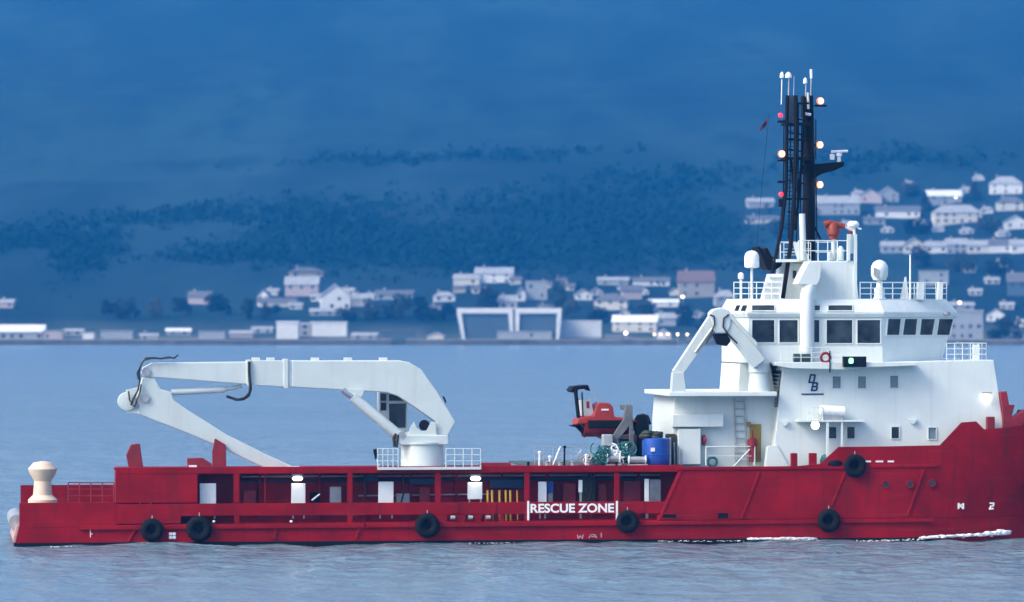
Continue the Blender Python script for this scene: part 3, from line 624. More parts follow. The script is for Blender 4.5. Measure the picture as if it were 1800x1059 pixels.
# fire monitors
def monitor(px, py, y, k, dome):
    s1 = MB(); q = P(px, py, y)
    s1.lathe(q, [(0.3*k, 0), (0.3*k, 0.25*k), (0.42*k, 0.3*k), (0.42*k, 0.75*k), (0.3*k, 1.05*k)], 14)
    s1.tube([q+Vector((-0.62*k, 0, 0.95*k)), q+Vector((-0.3*k, 0, 1.08*k)), q+Vector((0.75*k, 0, 0.85*k))], 0.26*k, 12, 0.19*k)
    o = s1.build('fire_monitor', M_MON, ship, smooth=40)
    s2 = MB(); s2.tube([q+Vector((0.7*k, 0, 0.86*k)), q+Vector((1.3*k, 0, 0.66*k))], 0.10*k, 10, 0.13*k); s2.build('nozzle', M_MARK, o, smooth=40)
    s3 = MB(); s3.tube([q+Vector((0, 0, -1.4 if not dome else -1.3)), q], 0.16, 10); s3.build('monitor_stand', M_WHITE, o, smooth=40)
    return o
monitor(1465, 421, YT+0.9, 1.0, False)
monitor(1497, 412, YT+1.6, 0.5, True)
s1 = MB(); s1.ball(P(1500, 395, YT+0.3), 0.36, 12, (1.15, 1, 0.75)); s1.tube([P(1502, 412, YT+0.3), P(1501, 399, YT+0.3)], 0.1, 8); s1.build('small_radome', M_MARK, ship, smooth=60)
MB().lathe(P(1459, 458, YT+0.5), [(0.18, 0), (0.2, 0.4), (0.1, 0.55)], 12).build('roof_vent', M_WHITE, ship, smooth=40)
MB().lathe(P(1478, 458, YT+0.8), [(0.2, 0), (0.24, 0.7), (0.1, 0.95)], 12).build('roof_vent', M_WHITE, ship, smooth=40)
# radomes
def radome(px0, px1, pyt, pyb, y, pole_b, name='radome'):
    r = (px1-px0)/2/27.3; q = P((px0+px1)/2, pyb, y); hgt = P(0, pyt, y).z-P(0, pyb, y).z
    s1 = MB(); s1.lathe(q, [(0.6*r, -0.02), (0.98*r, 0.03), (r, 0.1), (r, hgt-r*0.9), (r*0.92, hgt-r*0.55), (r*0.72, hgt-r*0.25), (r*0.4, hgt-r*0.06), (0.02, hgt)], 20); o = s1.build(name, M_MARK, ship, smooth=40)
    zb = P(0, pole_b, y).z; s2 = MB(); s2.tube([q, Vector((q.x, q.y, ZR-0.02 if pole_b is None else zb))], 0.09, 8); s2.build('pole', M_WHITE, o)
    return o
radome(1308, 1335, 440, 471, 3.4, 527)
radome(1297, 1308, 479, 491, 4.2, 527)
s1 = MB(); s1.lathe(P(1546, 493, 3.2), [(0.42, 0.0), (0.56, 0.3), (0.58, 0.75), (0.55, 0.95), (0.4, 1.2), (0.2, 1.32), (0.02, 1.36)], 20); o = s1.build('satellite_dome', M_WHITE, ship, smooth=40)
s2 = MB(); s2.lathe(P(1546, 527, 3.2), [(0.5, -0.05), (0.36, 0.2), (0.36, 0.7), (0.22, 0.85), (0.2, 1.3)], 14); s2.build('pedestal', M_WHITE, o, smooth=40)
s3 = MB(); s3.prism([(1536, 470), (1548, 476), (1543, 490), (1536, 484)], 2.63, 2.7); s3.build('dome_hatch', M_STEEL, o)
# roof rail, whips, cabinets
for a, b2, k in ((P(1512, 527, YW+0.5), P(1664, 527, YW+2.6), 8), (P(1290, 527, 4.2), P(1370, 527, YW+0.5), 6), (P(1512, 527, 11), P(1664, 527, 10), 8)):
    MB().rail(a, b2, 1.15, k, 0.027, 3).build('roof_railing', M_WHITE, ship)
s1 = MB(); s1.tube([P(1600, 527, 3.0), P(1600, 448, 3.0)], 0.07, 8, 0.05); s1.build('whip_antenna', M_MARK, ship)
s1 = MB(); s1.prism([(1583, 527), (1592, 487), (1593, 487), (1598, 527)], 3.3, 3.6); s1.build('antenna_base', M_WHITE, ship)
for a, c in ((1612, 1624), (1648, 1657)):
    s1 = MB(); s1.prism([(a, 527), (a+3, 496), (c+1, 496), (c, 527)], 3.4, 4.0); s1.build('roof_cabinet', M_WHITE, ship)
# stairs up to the mast platform
s1 = MB(); s1.prism([(1338, 528), (1350, 482), (1377, 482), (1370, 528)], 3.0, 3.5); o = s1.build('stair_casing', M_MARK, ship)
for k in range(4):
    c = 520-k*10.5; s2 = MB(); s2.bx(1344+k*2.8, c-2, 1370+k*1.5, c, 2.85, 3.0); s2.build('step', M_WHITE, o)
s1 = MB(); s1.rail(P(1378, 459, 5), P(1425, 459, 4), 1.2, 4, 0.025, 3); s1.build('platform_railing', M_WHITE, ship)
s1 = MB(); s1.tube([P(1412, 458, 4), P(1410, 376, 4)], 0.22, 14, 0.2); s1.build('antenna_column', M_WHITE, ship, smooth=40)
s1 = MB(); s1.prism([(1404, 458), (1396, 428), (1404, 426), (1420, 448), (1420, 458)], 3.9, 4.4); s1.build('stay_plate', M_WHITE, ship)
# black exhaust cowls aft of the mast
s1 = MB(); s1.prism([(1347, 470), (1331, 434), (1336, 433), (1343, 446), (1345, 436), (1349, 435), (1356, 449), (1364, 456), (1376, 458), (1374, 468), (1360, 477), (1350, 475)], 5.5, 7.8); s1.build('exhaust_cowl', M_BLACK, ship, bevel=0.1)

# ---- mast
YM = 6.4
s1 = MB()
s1.tube([P(1422, 462, YM), P(1422, 290, YM), P(1421, 195, YM)], 0.46, 16, 0.36); o = s1.build('mast', M_BLACK, ship, smooth=40); MAST = o
def mt(name, pts, r, mm=M_BLACK, y=YM, n=8, parent=None, smooth=40): return MB().tube([P(a, c, y) for a, c in pts], r, n).build(name, mm, parent or MAST, smooth=smooth)
mt('mast_leg', [(1384, 168), (1383, 215), (1382, 330), (1374, 400), (1349, 525)], 0.125, y=4.6)
mt('mast_leg', [(1399, 168), (1399, 260), (1396, 350), (1390, 430), (1376, 525)], 0.15, y=4.4)
mt('mast_leg', [(1414, 172), (1412, 250), (1404, 345), (1398, 405)], 0.09, y=5.2)
mt('mast_leg', [(1391, 280), (1394, 330), (1399, 380)], 0.07, y=5.0)
mt('mast_stay', [(1398, 340), (1413, 290)], 0.07, y=5.2)
mt('mast_stay', [(1430, 395), (1444, 425)], 0.07, y=5.2)
for c, a, e in ((182, 1384, 1422), (219, 1383, 1422), (246, 1383, 1422), (278, 1382, 1424), (350, 1378, 1422)): mt('mast_crossbar', [(a, c), (e, c)], 0.075, y=5.0)
for k in range(26): mt('mast_rung', [(1383.5, 222+k*7.2), (1398, 222+k*7.2)], 0.022, y=4.9, n=5)
for pts in ([(1404, 180), (1403, 300), (1400, 440)], [(1390, 200), (1389, 300), (1386, 420)], [(1409, 215), (1408, 330), (1404, 455)], [(1434, 210), (1434, 280)], [(1434, 300), (1436, 420)], [(1378, 210), (1377, 345), (1368, 430)]): mt('mast_cable', pts, 0.04, y=5.1, n=6)
for c in (206, 232, 262, 300, 318, 372): mt('mast_crossbar', [(1384, c), (1416, c+6)], 0.05, y=5.2)
MB().bx(1380, 277, 1426, 281, 4.5, 6.2).build('mast_platform', M_BLACK, MAST); MB().bx(1380, 216, 1426, 220, 4.6, 6.2).build('mast_platform', M_BLACK, MAST)
s1 = MB(); s1.bx(1384, 168, 1400, 215, 4.9, 5.0); s1.build('mast_panel', mat('mast_panel_blue', (0.03, 0.06, 0.11), 0.6), MAST)
s1 = MB(); s1.bx(1412, 168, 1430, 206, 5.6, 6.6); s1.build('mast_head', M_BLACK, MAST, bevel=0.06)
s1 = MB(); s1.prism([(1428, 289), (1484, 284), (1484, 292), (1470, 299), (1445, 306), (1430, 315)], 5.9, 6.9); s1.build('radar_arm', M_BLACK, MAST, bevel=0.05)
s1 = MB(); q = P(1475, 285, 6.4); s1.lathe(q, [(0.14, 0), (0.12, 0.35), (0.2, 0.4), (0.2, 0.6)], 12); s1.tube([q+Vector((-0.55, -0.1, 0.68)), q+Vector((0.6, 0.1, 0.73))], 0.09, 8); s1.bx(1460, 271, 1467, 281, 6.2, 6.5); s1.build('radar_scanner', M_MARK, MAST)
for bb in ((1433, 184.5, 1453, 187.5, 6.0, 6.6), (1426, 253, 1437, 257, 6.2, 6.5), (1426, 323, 1437, 328, 6.2, 6.5), (1368, 281, 1384, 284, 4.5, 4.9), (1368, 212, 1384, 216, 4.5, 4.9), (1368, 318, 1382, 322, 4.5, 4.9), (1370, 350, 1382, 364, 4.5, 4.9)):
    MB().bx(*bb).build('lamp_bracket', M_BLACK, MAST)
for a, c, y, kind in ((1442, 178, 6.2, 0), (1441, 255, 6.2, 0), (1441, 325, 6.2, 0), (1374, 271, 4.6, 0), (1372, 203, 4.6, 1), (1373, 342, 4.6, 1)):
    q = P(a, c, y); s1 = MB()
    if kind == 0:
        s1.ball(q, 0.26, 14); o = s1.build('masthead_lamp', M_ORIM, MAST, smooth=40)
        s2 = MB(); s2.ball(q+Vector((0, -0.14, 0)), 0.19, 12, (0.95, 1, 1.05)); l = s2.build('masthead_lens', M_WARM, MAST, smooth=60)
    else:
        s1.ball(q, 0.17, 12); s1.build('red_lamp', M_REDL, MAST, smooth=60)
for a, c0, c1, rr in ((1373.5, 184, 140, 0.035), (1386, 168, 136, 0.05), (1395, 168, 134, 0.03), (1416, 170, 146, 0.04), (1425, 168, 138, 0.05)):
    mt('antenna', [(a, c0), (a+1, c1)], rr, M_STEEL if a > 1374 else M_MARK, 5.0)
for a, c in ((1374.5, 134), (1386, 134), (1415.5, 144)):
    q = P(a, c, 5.0); k = 0.22 if a == 1386 else 0.14; s1 = MB(); s1.lathe(q, [(k, -0.12), (k, 0.06), (k*0.7, 0.2), (0.02, 0.28)], 12); s1.build('antenna_cap', M_MARK, MAST, smooth=40)
for a, c, a2, c2, rr in ((1426, 138, 1426, 122, 0.09), (1421, 192, 1420, 163, 0.08), (1412, 200, 1425, 202, 0.10)):
    MB().tube([P(a, c, 5.4), P(a2, c2, 5.4)], rr, 8).build('antenna_cap', M_MARK, MAST)
mt('signal_halyard', [(1352, 200), (1338, 340), (1330, 440)], 0.012, y=4.6, n=5)

# bow gear
s1 = MB(); s1.bx(1735.5, 733, 1749, 760, 0.6, 1.1); s1.build('bow_bollard', M_REDT, ship, bevel=0.04)
s1 = MB(); s1.prism([(1764, 760), (1763, 725), (1758, 690), (1770, 688), (1774, 712), (1784, 712), (1778, 735), (1800, 722), (1806, 735), (1790, 760)], 1.0, 1.8); s1.build('anchor_davit', M_REDT, ship, bevel=0.04)
s1 = MB(); s1.tube([P(1790, 740, 2.0), P(1815, 740, 2.0)], 0.75, 16); s1.build('windlass_drum', M_REDT, ship, smooth=40)

# ------------------------------------------------------------------ deck crane folded over the rail
ZRF = zat(700, 820.6)                        # top of the cargo rail
cr = thing('deck_crane', 'white knuckle boom deck crane folded over the red cargo rail, jib tip resting low', 'crane', P(742, 820, 1.6))
MB().lathe(P(742, 821, 1.6), [(1.45, -0.02), (1.4, 0.1), (1.38, 1.45), (1.5, 1.5), (1.5, 1.62)], 28).build('pedestal', M_CRANE, cr, smooth=35)
pf = MB(); pf.bx(664, 821.5, 846, 826, -0.35, 2.9); pf.build('platform', M_CRANE, cr)
for a, c in (((664, -0.3), (700, -0.3)), ((784, -0.3), (845, -0.3))):
    MB().rail(P(a[0], 821.5, a[1]), P(c[0], 821.5, c[1]), 1.2, 4, 0.028, 3).build('platform_railing', M_CRANE, cr)
s1 = MB(); s1.prism([(699, 768), (705, 762), (712, 765), (788, 765), (789, 782), (707, 783), (700, 780)], 0.45, 2.8); s1.build('slewing_base', M_CRANE, cr, bevel=0.06)
s1 = MB(); s1.prism([(716, 768), (722, 750), (728, 742), (732, 752), (740, 758), (750, 757), (758, 742), (765, 742), (768, 768)], 0.7, 0.85); s1.prism([(716, 768), (722, 750), (728, 742), (732, 752), (740, 758), (750, 757), (758, 742), (765, 742), (768, 768)], 2.3, 2.45); s1.bx(716, 760, 768, 766, 0.85, 2.3); s1.build('winch_frame', M_CRANE, cr)
MB().tube([P(746, 748, 0.9), P(746, 748, 2.25)], 0.36, 16).build('winch_drum', M_BLACK, cr, smooth=40)
s1 = MB(); s1.prism([(788, 766), (801, 742), (796, 734), (768, 688), (741, 650), (719, 637), (703, 634), (600, 634), (513, 634), (513, 681), (600, 686), (680, 690.5), (700, 697), (735, 720), (766, 742), (768, 766)], 0.95, 2.25); s1.build('main_boom', M_CRANE, cr, bevel=0.07)
s1 = MB(); s1.prism([(441, 634), (513, 634), (513, 681), (441, 677)], 0.98, 2.22); s1.build('boom_section', M_CRANE, cr, bevel=0.04)
s1 = MB(); s1.bx(499, 631.5, 507, 683, 0.88, 2.32); s1.build('boom_collar', M_CRANE, cr, bevel=0.03)
s1 = MB(); s1.bx(434, 633, 441.5, 679, 0.90, 2.30); s1.build('boom_collar', M_CRANE, cr, bevel=0.03)
s1 = MB(); s1.prism([(441, 636), (268, 638), (252, 646), (249, 657), (254, 663), (300, 666), (441, 676.5)], 1.08, 2.12); s1.build('boom_extension', M_CRANE, cr, bevel=0.06)
for a in (450, 476, 554, 612, 674):
    s1 = MB(); s1.bx(a-7, 629, a+7, 636, 1.35, 1.85); s1.build('boom_lug', M_CRANE, cr, bevel=0.02)
s1 = MB(); s1.prism([(250, 664), (273, 665), (282, 684), (302, 690), (305, 703), (330, 721), (400, 765), (470, 800), (524, 824), (514, 829), (480, 829), (440, 812), (400, 792), (330, 762), (262, 736), (244, 728), (240, 700)], 1.12, 2.08); s1.build('jib', M_CRANE, cr, bevel=0.07)
s1 = MB(); s1.bx(505, 820.5, 528, 827, 1.0, 2.2); s1.build('jib_tip', M_CRANE, cr, bevel=0.03)
s1 = MB(); s1.lathe(P(223, 706, 1.6), [(0.3, -0.55), (0.58, -0.5), (0.6, 0.5), (0.3, 0.55)], 22, 'y'); s1.prism([(222, 686), (250, 680), (250, 728), (224, 726)], 1.2, 2.0); s1.build('knuckle_head', M_CRANE, cr, smooth=35)
for a, c, r0 in ((257, 654, 0.28), (254, 700, 0.30), (237, 712, 0.2)):
    MB().lathe(P(a, c, 1.0), [(0.02, -0.04), (r0, -0.03), (r0, 0.14), (0.02, 0.15)], 16, 'y').build('pivot_pin', M_STEEL, cr, smooth=35)
MB().tube([P(301, 690, 1.6), P(395, 685, 1.6)], 0.21, 14).build('jib_cylinder', M_CRANE, cr, smooth=40)
MB().tube([P(395, 685, 1.6), P(425, 679, 1.6)], 0.13, 12).build('jib_rod', M_CRANE, cr, smooth=40)
MB().tube([P(620, 698, 0.75), P(708, 771, 0.75)], 0.34, 16).build('luffing_cylinder', M_CRANE, cr, smooth=40)
MB().tube([P(602, 686, 0.75), P(624, 701, 0.75)], 0.2, 12).build('luffing_rod', M_CHROME, cr, smooth=40)
s1 = MB(); s1.prism([(600, 685), (640, 687), (636, 697), (624, 699)], 0.6, 0.95); s1.build('cylinder_lug', M_CRANE, cr)
MB().lathe(P(706, 764, 0.4), [(0.02, -0.04), (0.2, -0.03), (0.2, 0.1), (0.02, 0.12)], 14, 'y').build('pivot_pin', M_STEEL, cr, smooth=35)
s1 = MB(); s1.prism([(626, 707), (698, 771), (692, 775), (672, 752), (664, 748), (662, 740)], 0.65, 0.8); s1.build('cylinder_pipes', M_STEEL, cr)
cab = MB(); cab.prism([(667, 690), (716, 690), (716, 760), (690, 760), (667, 730)], 2.5, 4.2); CB = cab.build('operator_cab', M_CRANE, cr, bevel=0.04)
for bb in ((669, 693, 679, 705), (669, 708, 679, 722), (684, 694, 712, 705), (684, 710, 713, 752)):
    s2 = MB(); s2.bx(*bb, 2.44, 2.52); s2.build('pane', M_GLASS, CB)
def hose(pts, y, r=0.07, yy=None, name='hydraulic_hose', par=None):
    MB().tube([P(a, c, y if yy is None else yy[i]) for i, (a, c) in enumerate(pts)], r, 8).build(name, M_HOSE, par or cr, smooth=60)
hose([(313, 624), (306, 630), (296, 628), (284, 631), (268, 629), (256, 630), (248, 640), (244, 655), (246, 668), (243, 685), (234, 702), (230, 712)], 0.95, 0.06)
hose([(300, 629), (284, 630.5), (266, 630.5), (253, 634), (246, 646), (241, 656), (243, 668)], 0.85, 0.045)
hose([(226, 688), (228, 704), (236, 716), (246, 690), (248, 676)], 0.9, 0.05)
hose([(438, 636), (438, 655), (439, 670), (441, 684), (437, 696), (428, 702), (418, 703), (407, 700), (398, 697)], 0.84, 0.09)
hose([(440, 672), (438, 690), (430, 699), (420, 702), (412, 704)], 0.80, 0.06)
hose([(696, 762), (692, 770), (694, 786)], 0.5, 0.10); hose([(700, 764), (698, 774), (697, 787)], 0.45, 0.09)
s1 = MB(); s1.prism([(656, 791), (662, 789), (664, 804), (660, 809)], 0.2, 0.5); s1.build('floodlight', M_BLACK, cr, bevel=0.03)
MB().tube([P(779, 697, 1.6), P(784, 708, 1.6)], 0.06, 6).build('limit_switch', M_BLACK, cr)
MB().tube([P(668, 822, 0.1), P(661, 806, 0.3)], 0.035, 6).build('floodlight_arm', M_CRANE, cr)

# ------------------------------------------------------------------ second crane, arms folded to a peak aft of the bridge
s1 = MB(); s1.bx(1176, 689, 1366, 697, 0.6, 11.4); s1.build('deckhouse_roof', M_WHITE, ship, bevel=0.04)
dv = thing('boat_crane', 'white crane with two arms folded to a peak just aft of the bridge', 'crane', P(1334, 689, 1.5))
def arm(mb, p, q, w0, w1, y0, y1):
    a, b2 = Vector((p[0], p[1])), Vector((q[0], q[1])); d = (b2-a).normalized(); nn = Vector((-d.y, d.x))
    mb.prism([tuple(a+nn*w0), tuple(b2+nn*w1), tuple(b2-nn*w1), tuple(a-nn*w0)], y0, y1)
s1 = MB(); arm(s1, (1258, 560), (1190, 658), 12, 9, 0.8, 1.4); s1.build('outer_arm', M_CRANE, dv, bevel=0.05)
s1 = MB(); arm(s1, (1276, 560), (1336, 640), 14, 12, 0.55, 1.4); s1.build('inner_arm', M_CRANE, dv, bevel=0.05)
MB().tube([P(1284, 556, 0.5), P(1330, 606, 0.5)], 0.13, 10).build('arm_cylinder', M_CRANE, dv, smooth=40)
MB().tube([P(1252, 578, 0.7), P(1222, 620, 0.7)], 0.11, 10).build('arm_cylinder', M_STEEL, dv, smooth=40)
s1 = MB(); s1.prism([(1247, 552), (1254, 544), (1268, 541), (1281, 545), (1287, 556), (1283, 578), (1276, 586), (1258, 586), (1254, 570)], 0.45, 1.5); s1.build('knuckle', M_CRANE, dv, bevel=0.08)
s1 = MB(); s1.prism([(1255, 588), (1278, 586), (1285, 600), (1278, 609), (1262, 606)], 0.6, 1.4); s1.build('knuckle_block', M_BLACK, dv, bevel=0.05)
hose([(1248, 554), (1255, 556), (1256, 570), (1250, 588), (1240, 606)], 0.4, 0.05, par=dv); hose([(1281, 553), (1272, 560), (1271, 575), (1280, 588), (1296, 604)], 0.4, 0.055, par=dv)
s1 = MB(); s1.lathe(P(1334, 689, 1.5), [(0.8, 0.0), (0.75, 0.1), (0.62, 1.2), (0.7, 1.3), (0.7, 1.9), (0.4, 2.2)], 20); s1.build('pedestal', M_CRANE, dv, smooth=35)
s1 = MB(); s1.prism([(1180, 692), (1183, 655), (1202, 655), (1206, 690)], 0.7, 1.5); s1.build('arm_rest', M_CRANE, dv, bevel=0.03)

# ------------------------------------------------------------------ rescue boat on its cradle
rb = thing('rescue_boat', 'orange fast rescue boat with dark radar arch held in a cradle beside the white deckhouse', 'boat', P(1060, 768, 4.0))
def boat_ring(px, t, k, zl):
    # half-section across y
    yc = 4.0; pts = []
    for (h, py) in ((0.0, zl), (0.55, zl-1), (0.95, zl-9), (1.15, 742), (1.05, 738)):
        pts.append((h*k, py))
    z = lambda py: P(1060, py, 4.0).z
    x = XX(px, 4.0, 755)
    return [Vector((x, yc-h, z(py))) for h, py in pts]+[Vector((x, yc+h, z(py))) for h, py in pts[::-1]]
s1 = MB(); s1.loft([boat_ring(a, 0, k, zl) for a, k, zl in ((1024, 1.0, 768), (1050, 1.05, 768), (1080, 1.0, 767), (1102, 0.8, 764), (1118, 0.45, 756), (1126, 0.12, 748))]); s1.build('lower_hull', M_REDT, rb, smooth=35)
s1 = MB(); s1.bx(1034, 739, 1104, 753, 2.72, 2.9); s1.build('fender_band', M_RUB, rb, bevel=0.05)
s1 = MB(); s1.prism([(1012, 747), (1016, 738), (1024, 733), (1043, 731), (1049, 712), (1055, 708), (1072, 709), (1078, 716), (1080, 733), (1110, 736), (1122, 742), (1104, 745), (1034, 745)], 2.85, 5.15); s1.build('upper_hull', M_ORANGE, rb, bevel=0.08)
s1 = MB(); s1.bx(1057, 719, 1070, 722, 2.80, 2.84); s1.build('name_plate', M_MARK, rb)
s1 = MB(); s1.tube([P(1014, 748, 3.6), P(1026, 760, 3.6), P(1030, 768, 3.6)], 0.16, 8); s1.prism([(1004, 749), (1020, 746), (1022, 750), (1008, 751)], 3.3, 4.7); s1.build('outboard_drive', M_BLACK, rb)
for y in (3.0, 5.0):
    MB().tube([P(1017, 735, y), P(1012, 690, y), P(1013, 683, y)], 0.13, 8).build('arch_leg', M_BLACK, rb, smooth=40)
    MB().tube([P(1025, 735, y), P(1023, 690, y)], 0.05, 6).build('arch_brace', M_BLACK, rb)
s1 = MB(); s1.prism([(1003, 687), (1008, 680), (1034, 677), (1038, 688), (1033, 683), (1012, 686), (1008, 691)], 2.9, 5.1); s1.build('arch_top', M_BLACK, rb, bevel=0.03)
s1 = MB(); s1.prism([(1020, 704), (1038, 702), (1044, 726), (1041, 732), (1021, 732)], 3.4, 4.6); s1.build('console', M_WHITE, rb, bevel=0.05)
s1 = MB(); s1.bx(1031, 706, 1036, 718, 3.36, 3.4); s1.build('console_panel', M_ORANGE, rb)
MB().tube([P(1036, 684, 2.95), P(1052, 710, 2.95)], 0.03, 6).build('stay', M_STEEL, rb)
M_DAVIT = mat('davit_grey', (0.13, 0.14, 0.15), 0.55, var=0.3, vscale=1.5)
dc = thing('boat_davit', 'dark grey davit frame standing on deck under the orange rescue boat', 'davit', P(1085, 820, 2.7))
s1 = MB(); s1.prism([(1076, 818), (1076, 768), (1096, 738), (1100, 712), (1112, 712), (1112, 735), (1118, 818), (1108, 818), (1106, 750), (1086, 774), (1086, 818)], 2.2, 2.5); s1.build('side_frame', M_DAVIT, dc, bevel=0.03)
s1 = MB(); s1.prism([(1076, 818), (1076, 768), (1096, 738), (1100, 712), (1112, 712), (1112, 735), (1118, 818), (1108, 818), (1106, 750), (1086, 774), (1086, 818)], 5.4, 5.7); s1.build('side_frame', M_DAVIT, dc, bevel=0.03)
s1 = MB(); s1.bx(1101, 713, 1111, 722, 2.5, 5.4); s1.build('cross_beam', M_DAVIT, dc)
s1 = MB(); s1.bx(1060, 766, 1114, 772, 2.5, 5.4); s1.build('cradle_beam', M_DAVIT, dc)

# ------------------------------------------------------------------ deck cargo between crane and deckhouse
ZC = ZRF
def onrail(px, y, py=818): q = P(px, py, y); q.z = ZC; return q
MB().box((XX(930), 2.6, ZC-0.12), (XX(1200), 11.0, ZC-0.01)).build('cargo_deck', M_DECK, ship)
bt = thing('storage_tank', 'bright blue cylindrical tank standing on the cargo deck beside the vent trunk', 'tank', onrail(1153, 1.5))
MB().lathe(onrail(1153, 1.5), [(0.86, 0.0), (0.92, 0.1), (0.92, 0.62), (0.95, 0.64), (0.95, 0.7), (0.92, 0.72), (0.92, 1.5), (0.9, 1.72), (0.8, 1.76), (0.02, 1.8)], 28).build('shell', M_BLUE, bt, smooth=35)
MB().box(onrail(1144, 0.55)+Vector((0, 0, 0.9)), onrail(1151, 0.6)+Vector((0, 0, 1.15))).build('data_plate', M_MARK, bt)
MB().tube([onrail(1178, 1.2), onrail(1178, 1.2)+Vector((0, 0, 1.8))], 0.07, 8).build('fill_pipe', M_STEEL, bt)
ph = MB(); rng = random.Random(5); c0 = onrail(1146, 1.6)+Vector((0, 0, 1.78))
for k in range(14): ph.ball(c0+Vector((rng.uniform(-0.55, 0.6), rng.uniform(-0.4, 0.4), rng.uniform(0.0, 0.32))), rng.uniform(0.2, 0.34), 8, (1.2, 1, 0.7))
o = ph.build('tarpaulin_heap', M_TARP, None, org=c0, smooth=40); o.location = to_world(c0); o.rotation_euler = (0, 0, YAW); tag(o, 'dark olive tarpaulin heap lying on top of the blue tank', 'tarpaulin')
def solo(mb, name, mm, org, label, cat, group=None, **kw):
    o = mb.build(name, mm, None, org=org, **kw); o.location = to_world(Vector(org)); o.rotation_euler = (0, 0, YAW); return tag(o, label, cat, group)
def rope_heap(px, y, w_, h_, label, seed, mm):
    q = onrail(px, y); m1 = MB(); rr_ = random.Random(seed)
    for k in range(26):
        c = q+Vector((rr_.gauss(0, 0.32)*w_, rr_.gauss(0, 0.2)*w_, rr_.uniform(0.1, 1)*h_)); ax = Vector((rr_.gauss(0, 1), rr_.gauss(0, 1), rr_.gauss(0, 1))).normalized(); u = ax.orthogonal().normalized(); v = ax.cross(u); R0 = rr_.uniform(0.16, 0.42)
        pts = []
        for t in range(10):
            p = c+(u*math.cos(t*0.55)+v*math.sin(t*0.55))*R0*(1+0.05*t); p.z = max(p.z, q.z+0.05); pts.append(p)
        m1.tube(pts, 0.05, 6)
    return solo(m1, 'rope_heap', mm, q, label, 'rope', None, smooth=60)
rope_heap(1062, 1.1, 0.9, 1.1, 'teal rope heap on the deck below the rescue boat stern', 2, M_TEAL)
rope_heap(1097, 1.4, 0.9, 1.25, 'teal rope heap between the white reels and the blue tank', 4, M_TEAL)
rope_heap(1080, 1.3, 0.8, 1.0, 'pale rope heap lying between the two teal heaps', 6, M_MARK)
rope_heap(1040, 1.5, 0.8, 0.6, 'low pale rope heap by the vent post under the boat drive', 8, M_STEEL)
def reel(px, y, r, l, label):
    q = onrail(px, y); root = thing('hose_reel', label, 'reel', q)
    c = q+Vector((0, 0, r+0.08))
    for sgn in (-1, 1):
        MB().lathe(c+Vector((sgn*l/2, 0, 0)), [(0.05, -0.03), (r, -0.03), (r, 0.03), (0.05, 0.03)], 20, 'x').build('flange', M_MARK, root, smooth=35)
    MB().lathe(c, [(r*0.7, -l/2), (r*0.78, 0), (r*0.7, l/2)], 18, 'x').build('drum', M_STEEL, root, smooth=35)
    MB().box(q+Vector((-l/2-0.1, -0.3, 0)), q+Vector((l/2+0.1, 0.3, 0.08))).build('base', M_STEEL, root)
reel(1120, 0.75, 0.28, 1.1, 'white hose reel lying low in front of the blue tank')
reel(1078, 0.85, 0.36, 0.8, 'white hose reel sitting in front of the pale rope heap')
# teal mooring winch with white frames
wn = thing('mooring_winch', 'teal and white mooring winch on the cargo deck under the rescue boat', 'winch', onrail(1080, 2.6))
MB().tube([onrail(1066, 2.6)+Vector((0, 0, 0.85)), onrail(1098, 2.6)+Vector((0, 0, 0.85))], 0.5, 18).build('drum', M_TEAL, wn, smooth=40)
for a in (1063, 1081, 1100):
    m1 = MB(); q = onrail(a, 2.6); m1.add([q+Vector((dx, yy, zz)) for dx in (-0.07, 0.07) for yy, zz in ((-0.8, 0), (0.8, 0), (0.3, 1.5), (-0.3, 1.5))], [(0,1,2,3),(7,6,5,4),(0,4,5,1),(1,5,6,2),(2,6,7,3),(3,7,4,0)]); m1.build('side_frame', M_MARK, wn, bevel=0.03)
q = onrail(1066, 2.0); m1 = MB(); m1.box(q+Vector((-0.3, -0.3, 1.2)), q+Vector((0.4, 0.3, 2.0))); m1.build('motor', M_STEEL, wn, bevel=0.08)
MB().box(onrail(1060, 1.9), onrail(1104, 3.3)+Vector((0, 0, 0.06))).build('bed_plate', M_STEEL, wn)
q = onrail(1112, 3.4); m1 = MB(); m1.box(q+Vector((-0.9, -0.5, 0)), q+Vector((0.5, 0.5, 1.95))); solo(m1, 'storage_crate', M_BROWN, q, 'weathered brown crate standing behind the mooring winch', 'crate', bevel=0.04)
q = onrail(1128, 3.2); m1 = MB(); m1.lathe(q, [(0.5, 0), (0.5, 2.6), (0.46, 3.0), (0.3, 3.25), (0.02, 3.3)], 18); m1.tube([q+Vector((0.0, 0, 3.2)), q+Vector((0.35, 0, 3.1)), q+Vector((0.5, 0, 2.6))], 0.16, 10); solo(m1, 'ventilator', M_BLACK, q, 'tall dark mushroom ventilator between brown crate and deckhouse', 'ventilator', smooth=40)
q = onrail(1173, 2.4); m1 = MB(); m1.box(q+Vector((-0.1, -0.2, 0)), q+Vector((0.55, 0.3, 2.0))); solo(m1, 'gas_bottle_rack', M_TARP, q, 'dark narrow bottle rack wedged between the blue tank and the deckhouse', 'rack', bevel=0.03)
